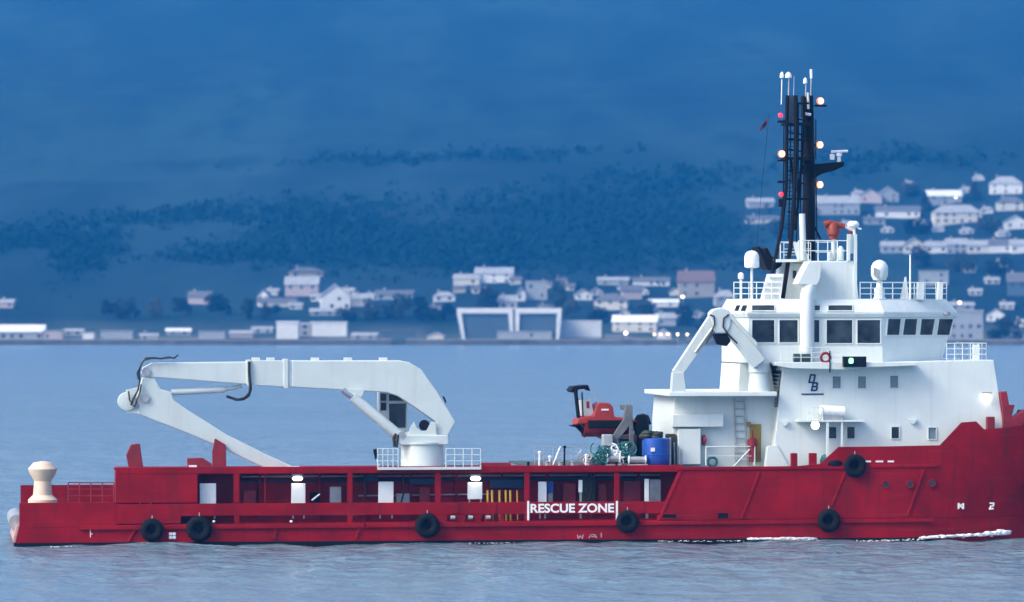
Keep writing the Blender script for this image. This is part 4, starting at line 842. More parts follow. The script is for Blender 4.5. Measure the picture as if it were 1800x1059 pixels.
# low pipes and stanchions forward of the crane
for i, (a, hh2, lab) in enumerate(((948, 0.9, 'short pale vent post on the rail beside the deck crane platform'), (966, 0.6, 'stubby pale vent post standing next to the leaning pipe'), (992, 1.25, 'dark slim post standing midway along the cargo rail'), (1030, 0.7, 'pale vent post below the rescue boat drive'))):
    q = onrail(a, 0.8); m1 = MB(); m1.tube([q, q+Vector((0.02, 0, hh2))], 0.06, 8); m1.lathe(q+Vector((0.02, 0, hh2)), [(0.1, -0.12), (0.12, 0), (0.03, 0.06)], 10); solo(m1, 'vent_post', M_BLACK if i == 2 else M_MARK, q, lab, 'post')
q = onrail(972, 0.6); m1 = MB(); m1.tube([q+Vector((0, 0, 0.04)), q+Vector((0.5, 0, 1.25))], 0.05, 8); solo(m1, 'leaning_pipe', M_MARK, q, 'thin white pipe leaning on the cargo rail', 'pipe')
m1 = MB(); m1.rail(onrail(940, 2.2), onrail(1052, 2.2), 1.15, 7, 0.02, 3); m1.build('cargo_railing', M_STEEL, ship)
for i, a in enumerate((962, 985, 1007, 1034)):
    q = onrail(a, 0.4); m1 = MB(); m1.lathe(q, [(0.14, 0), (0.16, 0.2), (0.2, 0.26), (0.05, 0.3)], 10); o = solo(m1, 'deck_bitt', M_STEEL, q, ('small steel bitt next to the short vent post', 'small steel bitt close to the dark slim post', 'small steel bitt alone past the dark slim post', 'small steel bitt at the foot of the pale post under the boat')[i], 'bitt', 'bitts along the cargo rail')
for a in (929, 1084):
    MB().bx(a-2, 812, a+2, 821, 0.05, 0.2).build('rail_stub', M_BLACK, ship)

# ------------------------------------------------------------------ tyre fenders
def tyre(px, py, r, label):
    q0 = P(px, py, -0.30); rr = r/27.0
    if q0.x > 25.5: q0.y = CEN-(hb_wl(q0.x)+(hb_top(q0.x)-hb_wl(q0.x))*0.3)-0.3
    t = thing('tyre_fender', label, 'tyre', q0, 'tyre fenders along the hull')
    MB().torus(q0, rr*0.66, rr*0.34, 'y', 32, 12, 0.10).build('tyre', M_RUB, t, smooth=35)
    MB().lathe(q0+Vector((0, 0.12, 0)), [(0.02, -0.05), (rr*0.36, -0.05), (rr*0.36, 0.12), (0.02, 0.12)], 18, 'y').build('wheel_disc', M_BLACK, t, smooth=35)
    MB().tube([q0+Vector((0, 0.05, rr*0.6)), q0+Vector((0.03, 0.22, rr*1.25))], 0.03, 6).build('chain', M_STEEL, t)
tyre(267, 932, 20, 'black tyre fender between the crossed white thruster mark and the stern')
tyre(350, 930, 22.5, 'black tyre fender just forward of the aft white thruster mark')
tyre(751, 924, 21.5, 'black tyre fender on the hull below the deck crane pedestal')
tyre(1103, 917, 20, 'black tyre fender right after the rescue zone lettering')
tyre(1457, 915, 20.5, 'black tyre fender low on the hull under the upper tyre')
tyre(1503, 819, 20.5, 'black tyre fender high on the bow beside pale plates')
# flag on the halyard
fl = MB(); vs = []; fs = []
for i in range(7):
    for j in range(5):
        u, v = i/6, j/4; q = P(1350-14*u-1*v, 208+16*u+11*v*(1-0.2*u), 4.6); q.y += 0.10*math.sin(u*6+v); vs.append(q)
for i in range(6):
    for j in range(4): fs.append((i*5+j, (i+1)*5+j, (i+1)*5+j+1, i*5+j+1))
fl.add(vs, fs); solo(fl, 'flag', M_FLAG, P(1350, 208, 4.6), 'small dark red flag flying from the mast halyard', 'flag', solid=0.01, smooth=60)

# ------------------------------------------------------------------ the far shore: houses, sheds, trees, lamps
HW = {k: mat('house_'+k, c, 0.8, var=0.08, vscale=0.3) for k, c in dict(white=(0.66, 0.67, 0.66), cream=(0.56, 0.54, 0.48), grey=(0.30, 0.33, 0.35), pink=(0.42, 0.36, 0.36), stone=(0.30, 0.29, 0.27), blue=(0.055, 0.10, 0.14)).items()}
HR = {k: mat('roof_'+k, c, 0.8, var=0.2, vscale=0.5) for k, c in dict(slate=(0.10, 0.11, 0.13), light=(0.29, 0.31, 0.33), tile=(0.15, 0.10, 0.095), white=(0.70, 0.72, 0.73)).items()}
M_HWIN = mat('house_window', (0.03, 0.035, 0.045), 0.15)
FHW = {}
def fthing(name, label, cat, loc, rz=0.0, group=None):
    e = bpy.data.objects.new(name, None); COL.objects.link(e); e.location = loc; e.rotation_euler = (0, 0, rz); ORG[e.as_pointer()] = Vector((0, 0, 0)); return tag(e, label, cat, group)
WINM = bpy.data.meshes.new('house_window'); _b = MB().box((-0.6, -0.06, -0.75), (0.6, 0.06, 0.75)); WINM.from_pydata([tuple(v) for v in _b.v], [], _b.f); WINM.materials.append(M_HWIN)
def add_win(par, x, y, z, sx=1.0, sz=1.0):
    o = bpy.data.objects.new('window', WINM); COL.objects.link(o); o.parent = par; o.location = (x, y, z); o.scale = (sx, 1, sz)
rh = random.Random(11); HLIST = []
def house(px, pb, wp, hp, style, wall, roof, label, cat='house', depth=None, nwin=None, name=None, rz=None, storeys=None):
    HLIST.append((px, pb, label)); g, d = ground_hit(px, pb); k = d/FP; W, Ht = wp*k, hp*k; Dp = depth or max(7.0, min(11.0, W*0.6))
    rz = rh.uniform(-0.14, 0.14) if rz is None else rz
    t = fthing(name or 'house', label, cat, g, rz, None)
    eave = Ht*(0.92 if style == 'flat' else 0.60 if style in ('side', 'hip') else 0.55)
    MB().box((-W/2, 0, -4), (W/2, Dp, eave)).build('wall', HW[wall], t)
    r = MB(); o = 0.5
    if style == 'side':
        r.add([(-W/2-o, -o, eave-0.2), (W/2+o, -o, eave-0.2), (W/2+o, Dp/2, Ht), (-W/2-o, Dp/2, Ht), (W/2+o, Dp+o, eave-0.2), (-W/2-o, Dp+o, eave-0.2)], [(0,1,2,3), (3,2,4,5), (0,3,5), (1,4,2), (0,5,4,1)])
    elif style == 'front':
        r.add([(-W/2-o, -o, eave-0.2), (-W/2-o, Dp+o, eave-0.2), (0, Dp+o, Ht), (0, -o, Ht), (W/2+o, -o, eave-0.2), (W/2+o, Dp+o, eave-0.2), (-W/2-o, -o, eave-0.55), (0, -o, Ht-0.4), (W/2+o, -o, eave-0.55), (-W/2-o, Dp+o, eave-0.55), (0, Dp+o, Ht-0.4), (W/2+o, Dp+o, eave-0.55)],
              [(0,1,2,3), (3,2,5,4), (6,7,10,9), (7,8,11,10), (0,3,7,6), (3,4,8,7), (1,9,10,2), (2,10,11,5)])
        gb = MB(); gb.add([(-W/2, 0.05, eave), (W/2, 0.05, eave), (0, 0.05, Ht-0.45), (-W/2, Dp-0.05, eave), (W/2, Dp-0.05, eave), (0, Dp-0.05, Ht-0.45)], [(0,1,2), (5,4,3), (0,2,5,3), (2,1,4,5), (0,3,4,1)]); gb.build('gable', HW[wall], t)
    elif style == 'hip':
        i = min(W*0.3, Dp*0.5)
        r.add([(-W/2-o, -o, eave-0.2), (W/2+o, -o, eave-0.2), (W/2+o, Dp+o, eave-0.2), (-W/2-o, Dp+o, eave-0.2), (-W/2+i, Dp/2, Ht), (W/2-i, Dp/2, Ht)], [(0,1,5,4), (1,2,5), (2,3,4,5), (3,0,4), (0,3,2,1)])
    else:
        r.box((-W/2-0.25, -0.25, eave), (W/2+0.25, Dp+0.25, Ht))
    ro = r.build('roof', HR[roof], t)
    if style in ('side', 'hip') and cat == 'house':
        MB().box((-W*0.3, Dp*0.42, Ht-1.5), (-W*0.3+0.9, Dp*0.58, Ht+1.1)).build('chimney', HW['stone'], ro)
    nw = nwin if nwin is not None else max(2, int(W/5.0)); st = storeys or (2 if eave > 4.6 else 1)
    for f in range(st):
        for i in range(nw):
            if rh.random() < 0.3: continue
            add_win(t, -W/2+W*(i+0.5)/nw, -0.02, eave*(f+0.55)/st, rh.choice((0.8, 1.0, 1.3)), min(1.0, eave/st*0.33))
    return t
# --- shore level
house(37, 601, 78, 30, 'side', 'grey', 'white', 'long low shed with bright white roof at the water beside rough pasture', 'shed', 14, 5, 'quay_shed', 0)
house(92, 601, 36, 20, 'flat', 'pink', 'light', 'small pinkish annex adjoining the white roofed waterside shed', 'shed', 9, 2, 'quay_annex', 0)
house(155, 598, 20, 14, 'flat', 'white', 'light', 'tiny pale hut on the empty stretch of shore beyond the crane jib', 'hut', 6, 1, 'shore_hut')
house(314, 590, 42, 13, 'side', 'grey', 'white', 'small white roofed boathouse on the shore above the crane knuckle', 'shed', 8, 2, 'boathouse')
house(505, 596, 38, 31, 'flat', 'white', 'white', 'taller white block of the boxy waterside warehouse', 'warehouse', 16, 0, 'warehouse', 0)
house(578, 592, 62, 26, 'flat', 'white', 'white', 'longer white block of the boxy waterside warehouse', 'warehouse', 16, 0, 'warehouse', 0)
house(536, 592, 24, 24, 'flat', 'stone', 'white', 'recessed dark link bay between the two white warehouse blocks', 'warehouse', 12, 1, 'warehouse_link', 0)
house(1020, 594, 74, 30, 'flat', 'white', 'white', 'plain white shed next to the twin framed boat shed', 'shed', 15, 0, 'quay_shed', 0)
house(922, 597, 96, 15, 'flat', 'grey', 'light', 'low grey quay building in front of the twin framed shed', 'shed', 8, 4, 'quay_building', 0)
house(1684, 600, 88, 55, 'flat', 'grey', 'light', 'large pale grey block behind the bridge at the waterside', 'building', 18, 6, 'harbour_block', 0, 3)
house(1115, 584, 78, 30, 'side', 'cream', 'white', 'pale roofed lodge close to the shore by the lit lamp', 'house', 10, 4)
house(1171, 574, 34, 24, 'side', 'grey', 'light', 'grey rendered house next to the pale roofed lodge', 'house')
house(1168, 596, 22, 18, 'front', 'white', 'light', 'small white gabled cottage at the row of shore lamps', 'house')
house(128, 590, 34, 12, 'side', 'grey', 'light', 'low grey barn behind the tiny pale hut', 'barn', 8, 2, 'barn')
house(205, 596, 56, 15, 'flat', 'grey', 'light', 'long grey waterside store between the hut and the boathouse', 'shed', 9, 0, 'store_shed', 0)
house(262, 598, 30, 12, 'side', 'cream', 'light', 'cream waterside cottage next to the long grey store', 'house', 8, 2)
house(372, 596, 46, 14, 'flat', 'grey', 'light', 'flat grey workshop on the shore bowward of the boathouse', 'shed', 9, 0, 'workshop', 0)
house(424, 594, 40, 13, 'side', 'pink', 'light', 'pinkish low workshop on the shore near the white warehouse', 'shed', 8, 2, 'workshop')
house(462, 586, 34, 12, 'side', 'white', 'light', 'white low store just sternward of the taller warehouse block', 'shed', 8, 2, 'store_shed')
house(640, 598, 44, 13, 'side', 'grey', 'light', 'grey boat store bowward of the longer warehouse block', 'shed', 8, 2, 'boat_store')
house(700, 598, 58, 16, 'flat', 'blue', 'slate', 'dark flat store midway between warehouse and boat shed', 'shed', 10, 0, 'store_shed', 0)
house(765, 598, 30, 14, 'front', 'cream', 'light', 'cream gabled hut at the outer leg of the framed shed', 'hut', 7, 1, 'shore_hut')
house(1085, 600, 40, 12, 'side', 'grey', 'slate', 'dim grey store under the brightest shore lamp', 'shed', 8, 2, 'store_shed')
# --- left-hand cluster
house(530, 522, 58, 36, 'side', 'pink', 'light', 'tall pinkish villa with pale roof above the warehouse', 'house')
house(590, 545, 52, 46, 'front', 'white', 'light', 'white villa with broad front gable above the long warehouse block', 'house', None, 4)
house(488, 540, 66, 16, 'side', 'cream', 'slate', 'low cream bungalow beside the tall pinkish villa', 'house')
house(462, 530, 18, 22, 'front', 'white', 'slate', 'narrow white gabled cottage at the edge of the villa cluster', 'house')
house(638, 540, 36, 24, 'side', 'cream', 'light', 'cream house with light roof beside the broad gabled villa', 'house')
house(568, 556, 46, 14, 'side', 'grey', 'light', 'grey outbuilding below the tall pinkish villa', 'outbuilding', None, 2)
house(692, 528, 66, 18, 'side', 'grey', 'slate', 'dim grey terrace fading in haze above the boat shed roof', 'house')
house(540, 488, 60, 18, 'hip', 'stone', 'slate', 'dim stone house uphill behind the tall pinkish villa', 'house')
house(350, 536, 40, 24, 'side', 'pink', 'slate', 'dull pink farmhouse among the dark trees above the boom', 'house')
house(10, 542, 26, 16, 'side', 'pink', 'light', 'small pinkish farm cottage in the rough pasture', 'house')
# --- middle cluster
house(781, 531, 38, 18, 'hip', 'white', 'light', 'white hip roofed cottage above the twin framed shed', 'house')
house(820, 502, 46, 20, 'side', 'cream', 'light', 'cream house joined to the large white villa uphill', 'house')
house(868, 498, 66, 28, 'side', 'white', 'light', 'large white villa uphill of the twin framed boat shed', 'house')
house(893, 546, 32, 27, 'side', 'cream', 'light', 'cream house rising over the gap of the twin frames', 'house')
house(917, 530, 14, 26, 'front', 'white', 'slate', 'narrow white gabled house beside the grey square tower house', 'house')
house(943, 528, 38, 34, 'flat', 'grey', 'light', 'square grey flat topped house above the twin frames', 'house')
house(1026, 528, 30, 20, 'front', 'white', 'light', 'white gabled house with sloping roof above the plain shed', 'house')
house(1073, 546, 58, 30, 'hip', 'cream', 'slate', 'cream hip roofed guesthouse above the pale roofed lodge', 'house')
house(1077, 502, 54, 15, 'side', 'grey', 'light', 'long grey bungalow on the upper slope aft of the crane peak', 'house')
house(1145, 504, 64, 17, 'side', 'white', 'slate', 'long white bungalow on the upper slope aft of the crane peak', 'house')
house(1112, 527, 34, 26, 'side', 'pink', 'slate', 'pinkish two storey house beside the cream guesthouse', 'house')
house(1165, 540, 54, 14, 'side', 'white', 'white', 'low white roofed hall near the single warm hillside lamp', 'hall')
house(1225, 524, 62, 48, 'side', 'stone', 'tile', 'big dim stone house with reddish roof under the crane peak', 'house')
house(1276, 540, 36, 30, 'hip', 'grey', 'light', 'grey hip roofed house right behind the crane peak', 'house')
# --- upper right
house(1338, 366, 46, 18, 'side', 'grey', 'light', 'long grey house high on the slope aft of the mast', 'house')
house(1342, 393, 56, 14, 'side', 'cream', 'slate', 'low cream house downhill of the long grey one aft of the mast', 'house')
house(1474, 378, 74, 34, 'side', 'grey', 'light', 'broad grey apartment house seen just ahead of the mast', 'house', None, 6)
house(1530, 358, 40, 26, 'front', 'pink', 'light', 'hazy pinkish gabled villa uphill of the fire monitors', 'house')
house(1562, 356, 36, 28, 'front', 'grey', 'light', 'hazy grey gabled villa paired with the pinkish one', 'house')
house(1578, 384, 78, 22, 'side', 'white', 'slate', 'bright white long house below the paired gabled villas', 'house', None, 6)
house(1538, 395, 36, 14, 'side', 'grey', 'slate', 'small grey cottage beside the small white radome', 'house')
house(1661, 360, 60, 26, 'side', 'grey', 'white', 'house with white roof and tall chimney uphill of the verandah house', 'house')
house(1684, 394, 84, 34, 'hip', 'cream', 'light', 'wide cream verandah house uphill of the long terrace', 'house', None, 6)
house(1768, 342, 58, 32, 'hip', 'white', 'light', 'white hip roofed house standing highest on the slope', 'house')
house(1776, 371, 48, 26, 'hip', 'cream', 'slate', 'cream house directly below the highest white house', 'house')
house(1786, 404, 40, 26, 'front', 'white', 'light', 'white front gabled house just uphill of the terrace end', 'house')
for i, (a, wd, hp, wl, rf_, lab) in enumerate(((1570, 40, 22, 'grey', 'light', 'grey end house of the long hillside terrace nearest the satellite dome'), (1608, 38, 28, 'cream', 'light', 'taller cream terrace house with pale gable by the whip antenna'), (1646, 36, 22, 'white', 'light', 'white terrace house between the tall cream and the grey one'), (1682, 36, 27, 'grey', 'light', 'tall grey terrace house in the middle of the row'), (1720, 38, 24, 'cream', 'light', 'plain cream terrace house ahead of the tall grey one'), (1758, 38, 26, 'white', 'slate', 'white terrace house with dark roof near the row end'), (1797, 40, 25, 'white', 'light', 'white terrace house with pale roof closing the row'))):
    house(a, 446, wd, hp, 'side' if i != 1 else 'front', wl, rf_, lab, 'house', None, 3, 'terrace_house', 0.0)
house(1642, 502, 50, 26, 'flat', 'grey', 'light', 'pale flat roofed building seen over the roof railing', 'building')
house(1750, 566, 32, 24, 'front', 'white', 'light', 'small white gabled cottage ahead of the bow deck rail', 'house')
house(1788, 521, 34, 42, 'side', 'blue', 'slate', 'tall bluish grey house ahead of the bridge on the slope', 'house')
house(1690, 545, 44, 14, 'side', 'grey', 'light', 'small grey house beside the lamp ahead of the bridge', 'house')

FILL = {
 'small pale cottage squeezed between the villas above the warehouse': ('white', 'light', 'side', ((478, 520, 20, 13), (520, 544, 22, 12), (556, 530, 18, 14), (612, 520, 20, 14), (655, 528, 22, 13), (548, 500, 20, 13), (600, 556, 24, 11))),
 'small grey roofed cottage on the slope above the boat shed': ('cream', 'slate', 'side', ((808, 516, 20, 13), (842, 516, 22, 13), (906, 500, 20, 14), (960, 508, 22, 13), (985, 500, 20, 12), (768, 548, 22, 12), (960, 548, 26, 13), (1000, 512, 18, 14))),
 'small white cottage among the houses near the shore lamps': ('white', 'slate', 'front', ((1096, 512, 16, 16), (1050, 520, 16, 15), (1132, 520, 17, 16), (1186, 520, 16, 15), (1098, 558, 18, 16), (1150, 552, 17, 15), (1200, 556, 18, 15), (1230, 560, 17, 15), (1212, 500, 17, 14))),
 'small pale cottage on the upper slope ahead of the mast': ('white', 'light', 'hip', ((1510, 346, 22, 12), (1600, 330, 22, 12), (1620, 398, 22, 13), (1700, 340, 20, 12), (1735, 376, 22, 13), (1560, 410, 22, 12), (1650, 408, 20, 12), (1700, 412, 24, 12), (1765, 416, 22, 12), (1488, 400, 24, 12), (1720, 318, 20, 11))),
 'small pale house on the lower slope ahead of the bridge': ('cream', 'light', 'side', ((1715, 520, 22, 13), (1745, 500, 24, 13), (1770, 545, 24, 14), (1795, 575, 24, 14), (1705, 480, 20, 12), (1760, 470, 22, 12))),
}
CUT = (' above', ' below', ' beside', ' with ', ' at ', ' uphill', ' behind', ' on ', ' near', ' next', ' joined', ' in ', ' rising', ' close', ' seen', ' under', ' downhill', ' just', ' directly', ' right', ' among', ' between', ' of the', ' standing', ' paired', ' ahead', ' by ', ' adjoining', ' high')
MAIN = list(HLIST); used_l = set()
for lab, (wl, rf_, stl, lst) in FILL.items():
    for (a, pb, wd, hp) in lst:
        for hx, hb, hl in sorted(MAIN, key=lambda h: (h[0]-a)**2+4*(h[1]-pb)**2):
            short = hl
            for c in CUT:
                if c in short: short = short[:short.index(c)]
            rel = 'uphill of' if pb < hb-12 else 'downhill of' if pb > hb+12 else 'sternward of' if a < hx else 'bowward of'
            nl = 'small %s %s roofed cottage just %s the %s' % (wl, 'dark' if rf_ == 'slate' else 'pale', rel, short)
            if nl not in used_l and len(nl.split()) <= 16: break
        used_l.add(nl); t = house(a, pb, wd, hp, stl, wl, rf_, nl, 'house', None, 2, 'cottage'); t['group'] = 'small cottages of the far shore town'
# twin white framed boat shed on the quay
g, d = ground_hit(895, 598); k = d/FP; W = 184*k; Ht = 56*k
bs = fthing('boat_shed', 'blue grey boat shed with two big bays outlined by white portal frames', 'shed', g, 0.0)
MB().box((-W/2+1.2, 1.0, -4), (W/2-1.0, 22, Ht-0.6)).build('wall', HW['blue'], bs)
MB().box((-W/2+0.8, 0.9, Ht-0.6), (W/2-0.6, 22.3, Ht-0.2)).build('roof', HR['light'], bs)
def pframe(x0, x1, lean0, lean1):
    th = 2.0; top = 2.3
    m1 = MB(); m1.add([(x0, 0, Ht), (x1, 0, Ht), (x1, 0, Ht-top), (x0, 0, Ht-top), (x0, 0.9, Ht), (x1, 0.9, Ht), (x1, 0.9, Ht-top), (x0, 0.9, Ht-top)], [(0,1,2,3),(7,6,5,4),(0,4,5,1),(1,5,6,2),(2,6,7,3),(3,7,4,0)])
    m1.build('lintel', HW['white'], bs)
    for xt, xb, s_ in ((x0, x0+lean0, 1), (x1, x1+lean1, -1)):
        m2 = MB(); m2.add([(xt, 0.05, Ht-top-0.01), (xt+s_*th, 0.05, Ht-top-0.01), (xb+s_*th*0.6, 0.05, -1), (xb, 0.05, -1), (xt, 0.85, Ht-top-0.01), (xt+s_*th, 0.85, Ht-top-0.01), (xb+s_*th*0.6, 0.85, -1), (xb, 0.85, -1)], [(0,1,2,3),(7,6,5,4),(0,4,5,1),(1,5,6,2),(2,6,7,3),(3,7,4,0)])
        m2.build('frame_leg', HW['white'], bs)
pframe(-W/2, W*0.035, 2.6, 0.3); pframe(W*0.055, W/2, 0.4, -1.2)
for i in range(8):
    xx = -W/2+4+i*(W-8)/7; MB().box((xx-0.12, 0.93, -1), (xx+0.12, 0.995, Ht-1)).build('cladding_rib', HW['blue'], bs)

# sea wall along the far shore
for xa_, xb_, lab in ((-330, -52, 'long dark stone sea wall along the shore toward the stern side'), (-46, 70, 'dark stone sea wall in front of the framed boat shed'), (76, 330, 'dark stone sea wall along the shore on the bow side')):
    xm = (xa_+xb_)/2; e = fthing('sea_wall', lab, 'wall', (xm, SHORE+2, 0)); n_ = 24; m1 = MB(); rings = []
    for i in range(n_+1):
        x = xa_+(xb_-xa_)*i/n_; yy = 4*noise.noise(Vector((x*0.02, 0, 0))); zt = 2.3+0.5*noise.noise(Vector((x*0.11, 4, 0)))
        rings.append([Vector((x-xm, yy-6, -2)), Vector((x-xm, yy-4.5, zt)), Vector((x-xm, yy+4, zt+0.1)), Vector((x-xm, yy+4, -2))])
    m1.loft(rings); m1.build('stonework', HW['stone'] if False else mat('dark_stone', (0.06, 0.065, 0.065), 0.9, var=0.4, vscale=0.2), e)
    m2 = MB(); m2.loft([[p+Vector((0, 0, 0.02)) for p in (r[1], r[1]+Vector((0, 0, 0.35)), r[1]+Vector((0, 0.8, 0.35)), r[1]+Vector((0, 0.8, 0)))] for r in rings]); m2.build('coping', HW['stone'], e)

# trees one can tell apart, then the far woods as one mass
M_LEAF = mat('leaf_dark', (0.004, 0.011, 0.012), 0.9, col2=(0.007, 0.018, 0.015), vscale=0.25)
M_LEAF2 = mat('leaf_autumn', (0.03, 0.034, 0.02), 0.85, col2=(0.016, 0.03, 0.018), vscale=0.25)
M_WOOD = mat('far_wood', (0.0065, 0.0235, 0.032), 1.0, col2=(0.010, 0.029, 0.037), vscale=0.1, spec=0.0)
M_BARK = mat('bark', (0.06, 0.05, 0.04), 0.9)
def crown_mesh(seed, w_, h_, conifer=False):
    rg = random.Random(seed); vs = []; fs = []
    lobes = [(Vector((rg.uniform(-0.5, 0.5)*w_*0.75, rg.uniform(-0.4, 0.4)*w_*0.7, h_*rg.uniform(0.22, 0.85))), rg.uniform(0.16, 0.27)*w_) for _ in range(11)]
    for i in range(620):
        if conifer:
            tz = rg.random()**1.2; rad = w_*0.5*(1-tz)*rg.uniform(0.3, 1.0)+0.1; a = rg.uniform(0, 6.28); p = Vector((rad*math.cos(a), rad*math.sin(a), h_*(0.1+0.9*tz)))
        else:
            c, r_ = rg.choice(lobes); dv_ = Vector((rg.gauss(0, 1), rg.gauss(0, 1), rg.gauss(0, 1))).normalized(); p = c+dv_*r_*rg.uniform(0.55, 1.08)
        s_ = rg.uniform(0.35, 0.75)*w_/9.0; u = Vector((rg.gauss(0, 1), rg.gauss(0, 1), rg.gauss(0, 1))).normalized(); v = u.orthogonal().normalized(); kk = len(vs)
        vs += [p+u*s_, p+v*s_*0.8, p-u*s_, p-v*s_*0.8]; fs.append((kk, kk+1, kk+2, kk+3))
    me = bpy.data.meshes.new('crown'); me.from_pydata([tuple(q) for q in vs], [], fs); return me
TREES = {}
def tree(px, pb, wp, hp, label, kind=0, seed=0):
    g, d = ground_hit(px, pb); k = d/FP; W, Ht = wp*k, hp*k
    t = fthing('conifer_tree' if kind == 1 else 'broadleaf_tree', label, 'tree', g, seed)
    me = crown_mesh(seed, W, Ht, kind == 1); me.materials.append(M_LEAF2 if kind == 2 else M_LEAF)
    o = bpy.data.objects.new('crown', me); COL.objects.link(o); o.parent = t
    m1 = MB(); m1.tube([(0, 0, -1.5), (0.1, 0, Ht*0.3), (0, 0.1, Ht*0.8)], W*0.035, 7, W*0.012)
    for a in range(4): m1.tube([(0, 0, Ht*(0.25+0.1*a)), (math.cos(a*1.7)*W*0.28, math.sin(a*1.7)*W*0.28, Ht*(0.45+0.1*a))], W*0.016, 5, W*0.006)
    m1.build('trunk', M_BARK, t)
for i, (px, pb, wp, hp, kd, lab) in enumerate((
    (200, 561, 34, 36, 0, 'dark round tree at the edge of the rough pasture'), (226, 562, 36, 40, 0, 'taller dark tree paired with the round pasture tree'),
    (275, 560, 40, 34, 2, 'brownish spreading tree beside the paired pasture trees'), (318, 556, 34, 32, 0, 'dark tree in front of the dull pink farmhouse'), (385, 555, 42, 40, 0, 'broad dark tree on the bow side of the pink farmhouse'),
    (430, 560, 36, 34, 2, 'brownish tree between the farmhouse and the villa cluster'), (474, 562, 34, 26, 0, 'low dark tree below the cream bungalow'), (610, 564, 38, 24, 0, 'low dark tree under the broad gabled villa'), (655, 562, 44, 36, 0, 'broad dark tree beyond the cream light roofed house'),
    (702, 560, 52, 40, 0, 'wide dark tree beside the boat shed, landward of the dim terrace'), (748, 565, 44, 46, 0, 'tall dark tree standing next to the boat shed corner'), (786, 562, 36, 30, 0, 'dark tree below the white hip roofed cottage'),
    (848, 548, 30, 44, 1, 'tall pointed conifer below the large white villa'), (868, 548, 36, 42, 0, 'bushy dark tree beside the tall pointed conifer'), (985, 548, 44, 60, 0, 'very tall dark tree next to the square grey house'),
    (1000, 560, 34, 40, 2, 'brownish tree behind the plain white shed'), (1052, 568, 40, 24, 0, 'dark shrubby tree above the plain white shed'), (1205, 572, 42, 36, 0, 'dark tree next to the grey rendered house'), (1245, 592, 48, 36, 0, 'dark tree behind the shore lamp row'),
    (1132, 552, 34, 22, 2, 'brownish tree below the low white roofed hall'), (1620, 470, 46, 34, 0, 'dark tree below the terrace beside the whip antenna'), (1690, 480, 52, 32, 0, 'wide dark tree below the middle of the terrace'), (1755, 490, 46, 36, 0, 'dark tree below the row end of the terrace'),
    (1612, 412, 44, 26, 0, 'dark tree uphill of the tall cream terrace house'), (1736, 412, 46, 28, 2, 'brownish tree uphill of the plain cream terrace house'), (1626, 372, 34, 34, 1, 'pointed conifer between the long white and verandah houses'),
    (1712, 352, 34, 34, 1, 'pointed conifer beside the highest white house'), (1600, 345, 40, 24, 0, 'dark tree next to the grey gabled villa'), (1775, 602, 44, 44, 0, 'dark tree at the waterside ahead of the bow'), (1748, 602, 30, 24, 2, 'brownish bush at the waterside below the small white cottage'),
    (1420, 386, 40, 28, 0, 'dark tree directly behind the mast foot'), (1375, 420, 50, 30, 0, 'broad dark tree behind the exhaust cowl'))):
    tree(px, pb, wp, hp, lab, kd, 31+i)
# woods: thousands of clumps, denser in belts
rg = random.Random(21); vs = []; fs = []
ico = bmesh.new(); bmesh.ops.create_icosphere(ico, subdivisions=1, radius=1.0); IV = [v.co.copy() for v in ico.verts]; IF = [tuple(v.index for v in f.verts) for f in ico.faces]; ico.free()
def belt(cx, cy, rx, ry, nn, smin=1.1, smax=2.5):
    g0, d0 = ground_hit(cx, cy); k0 = d0/FP
    for _ in range(nn):
        u, v = rg.gauss(0, 0.55), rg.gauss(0, 0.6)
        x = g0.x+u*rx*k0+6*math.sin(v*9); y = g0.y+v*ry*k0/0.11+10*math.sin(u*7); z = terr(x, y)
        s_ = rg.uniform(smin, smax)*d0/2400; hgt = rg.uniform(1.2, 2.6)
        for _q in range(9):
            p = Vector((x+rg.gauss(0, 0.75)*s_, y+rg.gauss(0, 0.75)*s_, z+rg.uniform(0.1, 1.0)*hgt*s_)); a_ = Vector((rg.gauss(0, 1), rg.gauss(0, 1), rg.gauss(0, 0.6))).normalized(); b_ = a_.orthogonal().normalized(); r_ = s_*rg.uniform(0.35, 0.8); kk = len(vs)
            vs.extend((tuple(p+a_*r_), tuple(p+b_*r_*0.7), tuple(p-a_*r_), tuple(p-b_*r_*0.7))); fs.append((kk, kk+1, kk+2, kk+3))
for bb in ((600, 415, 150, 34, 900), (700, 450, 120, 20, 500), (870, 440, 150, 26, 800), (1080, 430, 150, 40, 900), (1000, 375, 200, 24, 500), (155, 450, 40, 34, 320), (50, 425, 120, 14, 320), (420, 450, 130, 10, 260), (1240, 420, 60, 36, 300), (1560, 285, 160, 10, 200), (330, 380, 240, 10, 220), (760, 280, 260, 10, 180), (1180, 320, 160, 14, 200)): belt(*bb)
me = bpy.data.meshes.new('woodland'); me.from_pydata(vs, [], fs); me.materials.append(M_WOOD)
o = bpy.data.objects.new('woodland', me); COL.objects.link(o); o['kind'] = 'stuff'; o['label'] = 'dark woods and hedges spread over the far hillside'; o['category'] = 'woods'

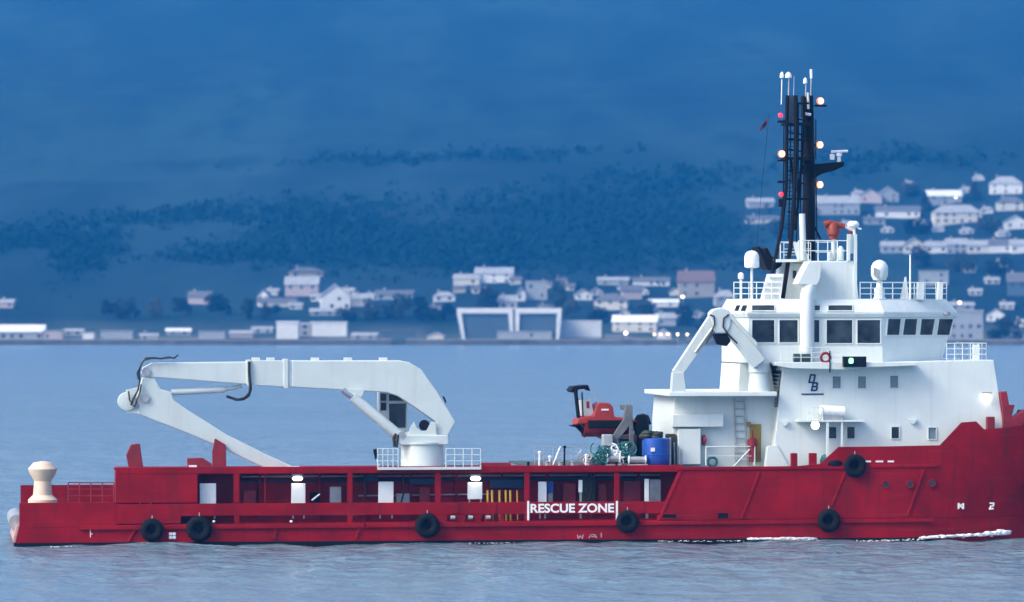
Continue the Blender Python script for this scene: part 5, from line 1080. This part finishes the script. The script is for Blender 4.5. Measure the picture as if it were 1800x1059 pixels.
# lit street lamps of the shore town
for i, (px, pl, pb, lab) in enumerate(((1200, 522, 536, 'single warm street lamp on the slope under the crane peak'), (1100, 586, 600, 'bright shore lamp in front of the pale roofed lodge'), (1150, 588, 602, 'first lamp of the shore row by the small gabled cottage'), (1161, 588, 602, 'second lamp of the shore row, just past the gabled cottage'), (1174, 588, 602, 'third lamp of the shore row, counted from the gabled cottage'), (1191, 588, 602, 'fourth lamp of the shore row, counted from the gabled cottage'), (1208, 588, 602, 'last dim lamp of the shore row toward the crane arm'), (1687, 532, 548, 'warm lamp on the slope just ahead of the bridge'), (1680, 348, 360, 'white lamp at the house with the tall chimney'))):
    g, d = ground_hit(px, pb); k = d/FP; hh2 = (pb-pl)*k; t = fthing('street_lamp', lab, 'lamp', g, 0, 'lit street lamps of the far shore')
    MB().tube([(0, 0, -1), (0, 0, hh2)], 0.12, 6).build('pole', M_STEEL, t); r_ = 0.62 if i in (0, 1, 7) else 0.4
    MB().ball((0, -0.2, hh2), r_, 8).build('lantern', M_LITW if i in (1, 8) else M_WARM, t)

# ------------------------------------------------------------------ foam along the hull
fv = MB(); rg = random.Random(9)
def foam(px0, px1, py0, py1, th, nn, y0=-0.5, sz=0.16):
    for i in range(nn):
        u = rg.random(); px = px0+(px1-px0)*u; py = py0+(py1-py0)*u+rg.gauss(0, th)
        x = P(px, 950, 0).x; yy = CEN-hb_wl(x)+y0*rg.uniform(0.5, 1.5); q = P(px, py, yy)
        wq = to_world(q); q.z = max(q.z, sea_z(wq.x, wq.y)-0.03)
        r_ = sz*rg.uniform(0.5, 1.3); fv.ball(q, r_, 6, (rg.uniform(1.2, 3.0), 1.2, rg.uniform(0.4, 0.8)))
foam(1318, 1434, 947.5, 947, 0.7, 420, -0.6, 0.085); foam(1370, 1425, 948, 947, 0.9, 160, -0.6, 0.09); foam(1622, 1772, 945.5, 938, 0.9, 620, -0.6, 0.095); foam(1735, 1772, 938, 936, 1.4, 200, -0.6, 0.11)
foam(1410, 1475, 951, 955, 1.6, 60, -1.1, 0.04); foam(90, 125, 962, 961, 0.4, 24, -0.6, 0.04); foam(225, 262, 960, 962, 0.7, 40, -0.6, 0.05); foam(820, 1010, 955, 954, 0.4, 40, -0.6, 0.03); foam(1150, 1310, 952, 951, 0.6, 50, -0.7, 0.035); foam(1460, 1620, 954, 948, 0.8, 90, -0.9, 0.04)
fo = fv.build('foam', M_FOAM, None, org=(0, 0, 0), smooth=70); fo.rotation_euler = (0, 0, YAW); fo['kind'] = 'stuff'; fo['label'] = 'white broken foam along the waterline of the moving ship'; fo['category'] = 'foam'

# ------------------------------------------------------------------ the air between ship and hillside
hz = MB().box((-5400, -5400, -12), (5400, 5400, 760)).build('haze', bpy.data.materials.new('haze_air'), None, org=(0, 0, 0))
hm = hz.data.materials[0]; hm.use_nodes = True; hn = hm.node_tree; hn.nodes.clear()
ho = hn.nodes.new('ShaderNodeOutputMaterial'); pv = hn.nodes.new('ShaderNodeVolumePrincipled')
pv.inputs['Color'].default_value = (0.02, 0.36, 1.0, 1); pv.inputs['Density'].default_value = 0.000112; pv.inputs['Anisotropy'].default_value = 0.0
hn.links.new(pv.outputs[0], ho.inputs['Volume']); hz['kind'] = 'stuff'; hz['label'] = 'pale blue haze over the water and the hillside'; hz['category'] = 'haze'
